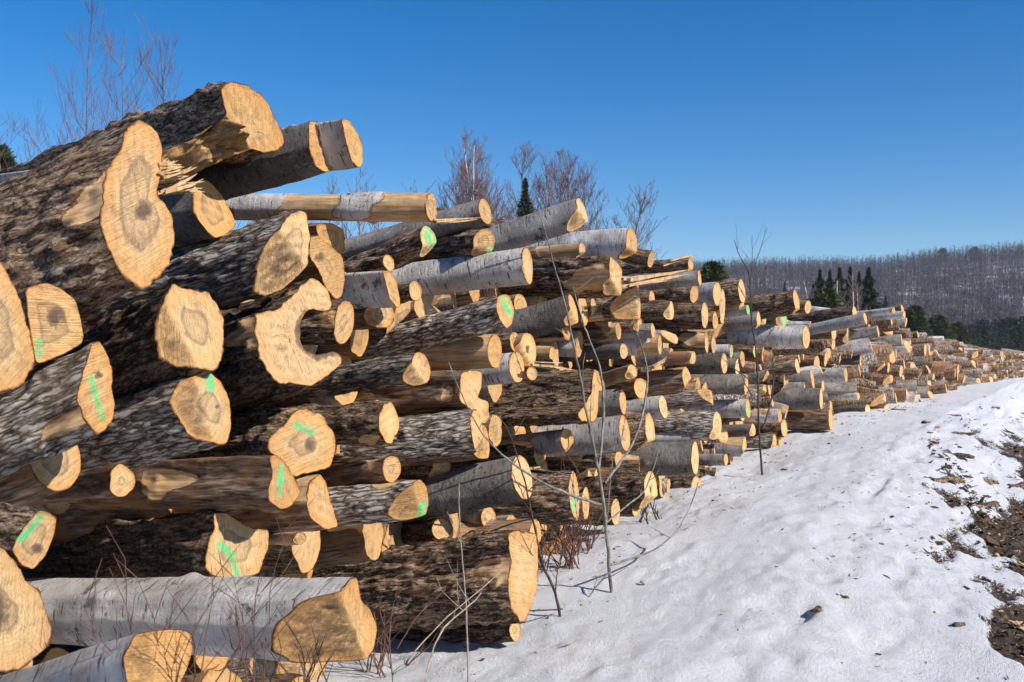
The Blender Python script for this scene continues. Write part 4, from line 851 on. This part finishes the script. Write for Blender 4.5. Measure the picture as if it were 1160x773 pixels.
#BARE#
for i, (px, py, dist, lab, kw) in enumerate([
  (108, 8, 16, 'tallest pale-stemmed bare tree above the huge forked log', dict(nb=46, tm=TW_FAR, r0=.026)),
  (135, 45, 19, 'purplish bare tree just right of the tallest pale-stemmed one', dict(nb=30, tm=TW_FAR, r0=.03)),
  (203, 50, 22, 'wispy bare tree above the left end of the torn topmost log', dict(nb=34, tm=TW_FAR, r0=.03)),
  (66, 88, 15, 'forking bare tree left of the tallest pale-stemmed one', dict(nb=14, spread=.55, tm=TW_FAR, r0=.03, lean=-.12)),
  (42, 100, 17, 'short forked bare tree leaning left above the huge forked log', dict(nb=12, spread=.6, tm=TW_FAR, r0=.03, lean=-.15)),
  (5, 105, 18, 'bare tree at the far left edge of the photo', dict(nb=26, tm=TW_BIRCH, r0=.03)),
  (365, 205, 30, 'faint bare treetop just right of the jutting yellow-ended log', dict(nb=22, tm=TW_FAR)),
  (425, 200, 32, 'bare treetop over the flaking level birch log', dict(nb=24, tm=TW_FAR)),
  (520, 168, 38, 'leftmost bare birch of the mid-pile clump', dict(nb=75, tm=TW_BIRCH)),
  (562, 160, 38, 'tallest bare birch of the mid-pile clump, left of the small spruce', dict(nb=80, tm=TW_BIRCH)),
  (625, 185, 40, 'bare birch directly right of the small spruce', dict(nb=64, tm=TW_FAR)),
  (660, 195, 42, 'bare tree behind the upper end of the rearing birch', dict(nb=64, tm=TW_FAR)),
  (690, 215, 44, 'rightmost low bare tree of the mid-pile clump', dict(nb=54, spread=.5, tm=TW_FAR)),
  (455, 215, 34, 'thin bare tree seen through the gap under the flaking birch', dict(nb=22, tm=TW_BIRCH)),
  (410, 235, 33, 'small bare tree in the gap left of the green-blotted mossy log', dict(nb=18, tm=TW_FAR)),
  (540, 178, 41, 'bare birch between the two tallest of the mid-pile clump', dict(nb=60, tm=TW_FAR)),
  (583, 172, 43, 'bare tree directly left of the small spruce', dict(nb=60, tm=TW_FAR)),
  (505, 190, 39, 'low bare tree at the left edge of the mid-pile clump', dict(nb=50, tm=TW_FAR)),
  (642, 190, 45, 'bare tree above the middle of the rearing birch', dict(nb=60, tm=TW_FAR)),
  (606, 178, 46, 'bare tree rising just behind the small spruce', dict(nb=60, tm=TW_FAR)),
  (920, 318, 85, 'white-stemmed bare birch left of the three dark spruces', dict(nb=16, tm=TW_BIRCH)),
  (947, 318, 85, 'bare birch standing between the first two dark spruces', dict(nb=16, tm=TW_BIRCH)),
  (962, 312, 82, 'bare birch just left of the tallest dark spruce at right', dict(nb=18, tm=TW_BIRCH)),
  (975, 325, 82, 'pale bare birch in front of the rightmost dark spruce', dict(nb=16, tm=TW_BIRCH)),
]): bare_tree(px, py, dist, lab, 40+i, **kw)

def needle_mat(name, a, b):
    q = NT(name); v = q.coord(); n = q.noise(v, 1.3, 5, .7); return q.out(q.mix(q.ramp(n, [(.35, 0), (.65, 1)]), a, b), .75)
NEEDLE = needle_mat('spruce_needles', (.012, .022, .012), (.045, .062, .030)); PINE = needle_mat('pine_needles', (.030, .045, .014), (.085, .10, .032))
def conifer_arrays(H, W, n, seed, pine=False, size=.3):
    r = np.random.default_rng(seed); f = r.random(n)**.75; ang = r.uniform(0, 6.28, n)
    if pine: prof = np.sin(np.pi*np.clip(f*.85+.12, 0, 1))**.7*(1+.3*np.sin(ang*3+f*9)); z = H*(.15+.85*f)
    else: z = H*(.06+.94*f); prof = (1-f)**.85*(.72+.28*np.sin(f*46+ang*0))*(1+.16*np.sin(ang*5+f*17))
    rad = W/2*prof*np.sqrt(r.uniform(.12 if not pine else 0, 1, n)); out = np.column_stack([np.cos(ang), np.sin(ang), np.full(n, -.25 if not pine else .3)])
    P = np.column_stack([np.cos(ang)*rad, np.sin(ang)*rad, z-(0 if pine else .12*rad)]); sz = size*r.uniform(.5, 1.3, n)*(.35+.65*(1-f) if not pine else 1)
    d = out+r.normal(0, .35, (n, 3)); d /= np.linalg.norm(d, axis=1)[:, None]; sd_ = np.cross(d, r.normal(0, 1, (n, 3))); sd_ /= np.linalg.norm(sd_, axis=1)[:, None]
    V = np.stack([P-sd_*sz[:, None]*.22-d*sz[:, None]*.3, P+sd_*sz[:, None]*.22-d*sz[:, None]*.3, P+d*sz[:, None]*.7], 1).reshape(-1, 3)
    return V, np.arange(3*n).reshape(-1, 3)
def conifer(px, py_top, dist, wpx, label, seed, pine=False, zb=-.3, n=5000, name=None):
    X = (px-580)/F*dist; H = CAMZ+(386.5-py_top)/F*dist-zb; W = wpx/F*dist
    root = bpy.data.objects.new(name or ('pine_tree' if pine else 'spruce_tree'), None); COL.objects.link(root); root.location = (X, dist, zb); tag(root, label, 'tree', 'evergreens beyond the pile')
    V, T = conifer_arrays(H, W, n, seed, pine, size=max(.25, W*.12)); link('crown', mesh_np('crown', V, tris=T, mats=[PINE if pine else NEEDLE], smooth=False)).parent = root
    V, Q = tubes([(np.array([[0, 0, 0], [0, 0, H*.5], [0, 0, H*.97]]), np.array([H*.014, H*.009, .01]))], 7); link('trunk', mesh_np('trunk', V, quads=Q, mats=[TW_DARK])).parent = root
conifer(595, 202, 38, 92, 'small dark spruce standing among bare birches behind the rearing birch log', 1)
conifer(929, 305, 90, 50, 'leftmost dark spruce of the group right of the pile top', 2)
conifer(951, 303, 92, 50, 'middle dark spruce of the group right of the pile top', 3)
conifer(963, 302, 88, 52, 'tallest dark spruce of the group right of the pile top', 4)
conifer(984, 303, 86, 66, 'rightmost wide dark spruce of the group right of the pile top', 5)
conifer(1003, 335, 110, 26, 'small lone spruce right of the spruce group', 6)
conifer(940, 306, 95, 48, 'dark spruce between the leftmost and the middle one', 16)
conifer(973, 308, 93, 44, 'dark spruce between the tallest and the rightmost wide one', 17)
conifer(921, 322, 96, 40, 'short dark spruce at the left flank of the group', 18)
conifer(889, 318, 110, 24, 'small faint spruce behind the slim dark sapling', 7)
conifer(806, 298, 48, 52, 'bushy olive pine behind the long pale splinter', 8, True, n=6000)
conifer(935, 328, 70, 46, 'low olive pine in front of the leftmost dark spruce', 9, True, n=6000)
conifer(918, 340, 72, 26, 'small olive pine touching the pile top left of the spruces', 10, True)
conifer(1036, 347, 95, 34, 'olive pine directly behind the pile end, left one', 11, True)
conifer(1062, 358, 110, 34, 'olive pine directly behind the pile end, middle one', 12, True)
conifer(1084, 366, 120, 28, 'olive pine directly behind the pile end, right one', 13, True)
conifer(1, 166, 26, 50, 'dark bushy pine at the left edge under the bare trees', 14, True)
conifer(0, 178, 20, 70, 'olive scrub pine low at the left edge beside the huge forked log', 15, True)

# ------------------------------------------------------------------ hill and woods
def hill_z(x, y):
    rx = x/np.maximum(y, 1)
    px = 580+F*rx
    top = np.interp(px, [-3000, -200, 500, 780, 900, 1000, 1060, 1160, 1400, 3000], [14, 20, 50, 94, 97, 97, 105, 112, 118, 90])     # crest height in px at 900 m
    crest = top*900/F-13
    q = np.stack([x/130, y/130, 0*x], -1)
    f = sstep(330, 900, y)
    return -4+crest*f+6*fbm(q, 3, 3)*f*sstep(1500, 850, y)*.6
gx = np.linspace(-1200, 1500, 110); gy = np.concatenate([np.linspace(300, 960, 70), np.linspace(980, 2200, 20)])
a, b = np.meshgrid(gx, gy, indexing='ij'); X = a.ravel(); Y = b.ravel()
V = np.column_stack([X, Y, hill_z(X, Y)]); m_ = len(gy); i = (np.arange(len(gx)-1)[:, None]*m_+np.arange(m_-1)[None]).ravel()
q = NT('hill_snow'); v = q.coord(); c = q.ramp(q.noise(v, .05, 6, .7), [(.42, (.08, .068, .06)), (.54, (.24, .23, .23)), (.64, (.78, .79, .82))])
hm = q.out(c, .9)
tag(link('hill', mesh_np('hill', V, quads=np.column_stack([i, i+m_, i+m_+1, i+1]), mats=[hm])), kind='structure')
def hill_forest(n=15000):
    r = np.random.default_rng(5); px = r.uniform(640, 1230, n); y = r.uniform(345**.7, 1010**.7, n)**(1/.7); x = (px-580)/F*y
    z = hill_z(x, y); H = r.uniform(9, 17, n); NB = 16
    VV = []; B = np.column_stack([x, y, z]); up = np.column_stack([r.normal(0, .03, n), r.normal(0, .03, n), np.ones(n)])
    def tri(p0, p1, w):          # p0 base, p1 tip; thin triangle with width across the view and across depth
        sdv = np.zeros((n, 3)); a_ = r.uniform(0, np.pi, n); sdv[:, 0] = np.cos(a_); sdv[:, 1] = np.sin(a_)
        return np.stack([p0-sdv*w[:, None], p0+sdv*w[:, None], p1], 1)
    top = B+up*H[:, None]; tr = [tri(B, top, H*.010), tri(B, top, H*.010)]; br = []
    for k in range(NB):
        f = r.uniform(.25, .95, n); p = B+up*(H*f)[:, None]; a_ = r.uniform(0, 6.28, n); L = H*.34*(1.15-f); d = np.column_stack([np.cos(a_)*.8, np.sin(a_)*.8, r.uniform(.0, 1.1, n)])
        br.append(tri(p, p+d*L[:, None], H*.010))
    Vt = np.concatenate(tr).reshape(-1, 3); Vb = np.concatenate(br).reshape(-1, 3); V = np.vstack([Vt, Vb]); T = np.arange(len(V)).reshape(-1, 3)
    mi = np.concatenate([np.zeros(len(Vt)//3), np.ones(len(Vb)//3)])
    q = NT('hill_trunk'); mt = q.out(q.mix(q.noise(q.coord(), .2, 3), (.07, .056, .054), (.125, .105, .10)), .9)
    q = NT('hill_twigs'); mb = q.out(q.mix(q.ramp(q.noise(q.coord(), .03, 4), [(.4, 0), (.6, 1)]), (.060, .046, .046), (.13, .105, .10)), .9)
    tag(link('hill_forest', mesh_np('hill_forest', V, tris=T, mats=[mt, mb], smooth=False, mi=mi)), 'leafless grey wood covering the far snowy hillside', 'forest', kind='stuff')
hill_forest()
def conifer_belt():
    r = np.random.default_rng(9); VV = []; k = 0
    for i in range(230):
        px = r.uniform(985, 1235); y = r.uniform(190, 330); x = (px-580)/F*y; top = np.interp(px, [985, 1050, 1090, 1130, 1230], [388, 374, 368, 363, 362])+r.uniform(-5, 8); H = CAMZ+(386.5-top)/F*y+2.5; W = H*r.uniform(.35, .55)
        V, T = conifer_arrays(H, W, 420, 100+i, i % 3 == 0, size=.9); V = V+[x, y, -2.5]; VV.append(V)
    for i in range(70):                                     # scattered evergreens on the slope
        y = r.uniform(380, 900); px = r.uniform(760, 1230); x = (px-580)/F*y; H = r.uniform(7, 15); V, T = conifer_arrays(H, H*.38, 160, 700+i, False, size=1.3); VV.append(V+[x, y, hill_z(np.array([x]), np.array([y]))[0]])
    V = np.vstack(VV); tag(link('conifer_wood', mesh_np('conifer_wood', V, tris=np.arange(len(V)).reshape(-1, 3), mats=[NEEDLE], smooth=False)), 'dark evergreen wood along the foot of the hill', 'forest', kind='stuff')
conifer_belt()
for px, lab in ((1068, 'larger round dark pine standing on the hill crest, left of two'), (1104, 'smaller dark pine on the hill crest, right of two')):
    y = 880; x = (px-580)/F*y; H = 16; root = bpy.data.objects.new('pine_tree', None); COL.objects.link(root); root.location = (x, y, float(hill_z(np.array([x]), np.array([y*1.0]))[0])-.5); tag(root, lab, 'tree', 'evergreens beyond the pile')
    V, T = conifer_arrays(H*.9, 10, 1500, px, True, size=1.8); link('crown', mesh_np('crown', V, tris=T, mats=[NEEDLE], smooth=False)).parent = root
    V, Q = tubes([(np.array([[0, 0, -8], [0, 0, H*.8]]), np.array([.4, .1]))], 6); link('trunk', mesh_np('trunk', V, quads=Q, mats=[TW_DARK])).parent = root

# ------------------------------------------------------------------ litter, bark scraps and leaves
def litter_mat():
    q = NT('litter'); v = q.coord(); n = q.attr('tone')
    c = q.ramp(n, [(0, (.02, .013, .009)), (.35, (.07, .045, .028)), (.6, (.17, .115, .065)), (.8, (.36, .23, .115)), (.9, (.55, .42, .26)), (1, (.42, .10, .05))]); return q.out(c, .75)
LIT = litter_mat()
def litter(n, samp, size, seed, name, label):
    r = np.random.default_rng(seed); s, t = samp(r, n); n = len(s)
    P = s[:, None]*U+(t-D)[:, None]*N; z = ground(s, t); B = np.column_stack([P, z+.004])
    yaw = r.uniform(0, 6.28, n); L = size*r.lognormal(0, .45, n); W = L*r.uniform(.18, .75, n); d = np.column_stack([np.cos(yaw), np.sin(yaw), r.normal(0, .35, n)]); w = np.column_stack([-np.sin(yaw), np.cos(yaw), r.normal(0, .4, n)])
    curl = r.uniform(-.25, .35, n)*L; th = L*.06+.0006
    pts = []
    for fx, fy in ((-1, -.5), (-.2, -1), (1, -.25), (.8, .5), (0, 1), (-.9, .5)):
        pts.append(B+d*(L*fx*.5*r.uniform(.7, 1.1, n))[:, None]+w*(W*fy*.5*r.uniform(.7, 1.1, n))[:, None]+np.column_stack([0*L, 0*L, curl*abs(fx)*.6+.3*L*.3]))
    topv = np.stack(pts, 1); bot = topv-np.column_stack([0*th, 0*th, th])[:, None]; c = topv.mean(1, keepdims=True); c2 = bot.mean(1, keepdims=True); V = np.concatenate([topv, c, bot, c2], 1).reshape(-1, 3)
    o = np.arange(n)[:, None, None]*14; j = np.arange(6); j2 = (j+1) % 6
    T = np.vstack([(o+np.stack([j, j2, np.full(6, 6)], -1)[None]).reshape(-1, 3), (o+np.stack([j2+7, j+7, np.full(6, 13)], -1)[None]).reshape(-1, 3)]); Q = (o+np.stack([j, j+7, j2+7, j2], -1)[None]).reshape(-1, 4)
    tone = np.repeat(r.beta(1.6, 2.0, n), 14)
    tag(link(name, mesh_np(name, V, quads=Q, tris=T, mats=[LIT], smooth=False, attrs={'tone': tone})), label, 'litter', kind='stuff')
def samp_track(r, n):
    s = 1.5+18*r.random(n*2)**1.6; t = r.uniform(1.7, 4.2, n*2); m = dirtmask(s, t) > r.uniform(.45, .95, n*2); return s[m][:n], t[m][:n]
def samp_crest(r, n):
    ss, tt = [], []
    for i in range(n):
        f = r.random(); x = 1052+76*f+r.normal(0, 5); y = 492+110*f+r.normal(0, 7)
        if i % 3 == 0: x, y = r.uniform(1045, 1160), r.uniform(445, 640)
        P, a, b = hit(x, y); ss.append(a); tt.append(b)
    return np.array(ss), np.array(tt)
def samp_foot(r, n):
    return 2.5+16*r.random(n)**1.2, r.uniform(.0, .75, n)
def samp_snow(r, n):
    s = 2.0+14*r.random(n)**1.3; t = np.clip(r.normal(2.0, .45, n), .5, 2.9); m = vn(np.stack([s*1.5, t*2.5, 0*s], -1), 91) > r.uniform(-.5, .6, n); return s[m], t[m]
litter(24000, samp_track, .030, 1, 'leaf_litter', 'wood chips, dead leaves and bark crumbs covering the track edge')
litter(260, samp_crest, .045, 3, 'bark_crumbs', 'bark crumbs trailing along the snow crest and down to the track')
litter(420, samp_foot, .020, 4, 'foot_crumbs', 'bark crumbs and wood chips fallen on the snow along the pile foot')
litter(1500, samp_snow, .018, 2, 'scattered_chips', 'small dark chips sprinkled over the snow near the track')
BK = BARK['dark']
def scrap(px, py, Lpx, wpx, ang, label, seed, mat=None):
    P, s, t = hit(px, py); m = P[1]/F; L = Lpx*m; W = wpx*m*1.6; r = np.random.default_rng(seed); nx, ny = 9, 5
    u = np.linspace(-1, 1, nx); v = np.linspace(-1, 1, ny); a, b = np.meshgrid(u, v, indexing='ij'); a, b = a.ravel(), b.ravel()
    x = a*L/2*(1+.12*vn(np.stack([a*0, b*3, 0*a], -1), seed)); y = b*W/2*(1-.35*a**2)*(1+.3*vn(np.stack([a*3, 0*a, 0*a], -1), seed+1)); z = -.25*W*b*b+.08*L*vn(np.stack([a*1.5, b, 0*a], -1), seed+2)+W*.22
    ca, sa = math.cos(R(ang)), math.sin(R(ang)); X = x*ca-y*sa; Yy = x*sa+y*ca
    top = np.column_stack([X, Yy, z+.003]); bot = top-[0, 0, .006]; V = np.vstack([top, bot]); n = nx*ny
    i = (np.arange(nx-1)[:, None]*ny+np.arange(ny-1)[None]).ravel(); Q = [np.column_stack([i, i+ny, i+ny+1, i+1]), np.column_stack([i, i+1, i+ny+1, i+ny])+n]
    e = list(range(0, ny))+[k*ny+ny-1 for k in range(1, nx)]+[(nx-1)*ny+k for k in range(ny-2, -1, -1)]+[k*ny for k in range(nx-2, 0, -1)]; e2 = e[1:]+e[:1]; Q.append(np.column_stack([e, e2, np.array(e2)+n, np.array(e)+n]))
    o = link('bark_scrap', mesh_np('bark_scrap', V, quads=np.vstack(Q), mats=[mat or BK], attrs={'peel': np.zeros(len(V))})); o.location = P; tag(o, label, 'bark scrap', 'bark scraps on the snow')
for k, a_ in enumerate([
  (926, 692, 15, 8, 60, 'reddish bark chip alone on the near snow'), (955, 676, 13, 3, -50, 'thin stick beside the reddish bark chip on the near snow'),
  (1091, 492, 26, 5, -8, 'long dark bark strip lying across the snow slope'), (1081, 471, 14, 4, -30, 'short bark curl above the long dark strip'),
  (1018, 465, 17, 4, -35, 'dark stick on the snow right at the pile foot'), (1050, 479, 10, 5, 20, 'small bark scrap between the pile foot stick and the crest'),
  (1072, 545, 36, 9, 10, 'flat pile of bark flakes on the snow crest'), (1085, 517, 34, 7, -35, 'ragged line of bark flakes trailing down the crest'),
  (1118, 546, 22, 8, -40, 'brown bark slab near the track edge'), (1152, 551, 22, 10, 10, 'dark bark chunk at the right edge of the photo'),
  (1128, 463, 8, 6, 0, 'small dark lump on the far snow slope'), (1140, 505, 14, 5, 15, 'bark scrap by the right edge above the brown slab'),
  (1086, 708, 16, 6, 20, 'dark bark scrap at the left rim of the leaf litter'), (1115, 573, 30, 9, 10, 'wide bark scrap among the first litter on the snow')]):
    scrap(a_[0], a_[1], a_[2], a_[3], a_[4], a_[5], 60+k, LIT if False else None)
# ------------------------------------------------------------------ air
hz = bpy.data.materials.new('air'); hz.use_nodes = True; ht = hz.node_tree; ht.nodes.remove(ht.nodes['Principled BSDF'])
pv = ht.nodes.new('ShaderNodeVolumePrincipled'); pv.inputs['Color'].default_value = (.62, .74, .95, 1); pv.inputs['Density'].default_value = .00017
ht.links.new(pv.outputs[0], ht.nodes['Material Output'].inputs['Volume'])
x0, x1, y0, y1, z0, z1 = -2600, 3400, -2600, 3500, -9, 150
V = np.array([(x, y, z) for x in (x0, x1) for y in (y0, y1) for z in (z0, z1)], float)
tag(link('haze', mesh_np('haze', V, quads=[(0, 1, 3, 2), (4, 6, 7, 5), (0, 4, 5, 1), (2, 3, 7, 6), (0, 2, 6, 4), (1, 5, 7, 3)], mats=[hz], smooth=False)), kind='stuff')
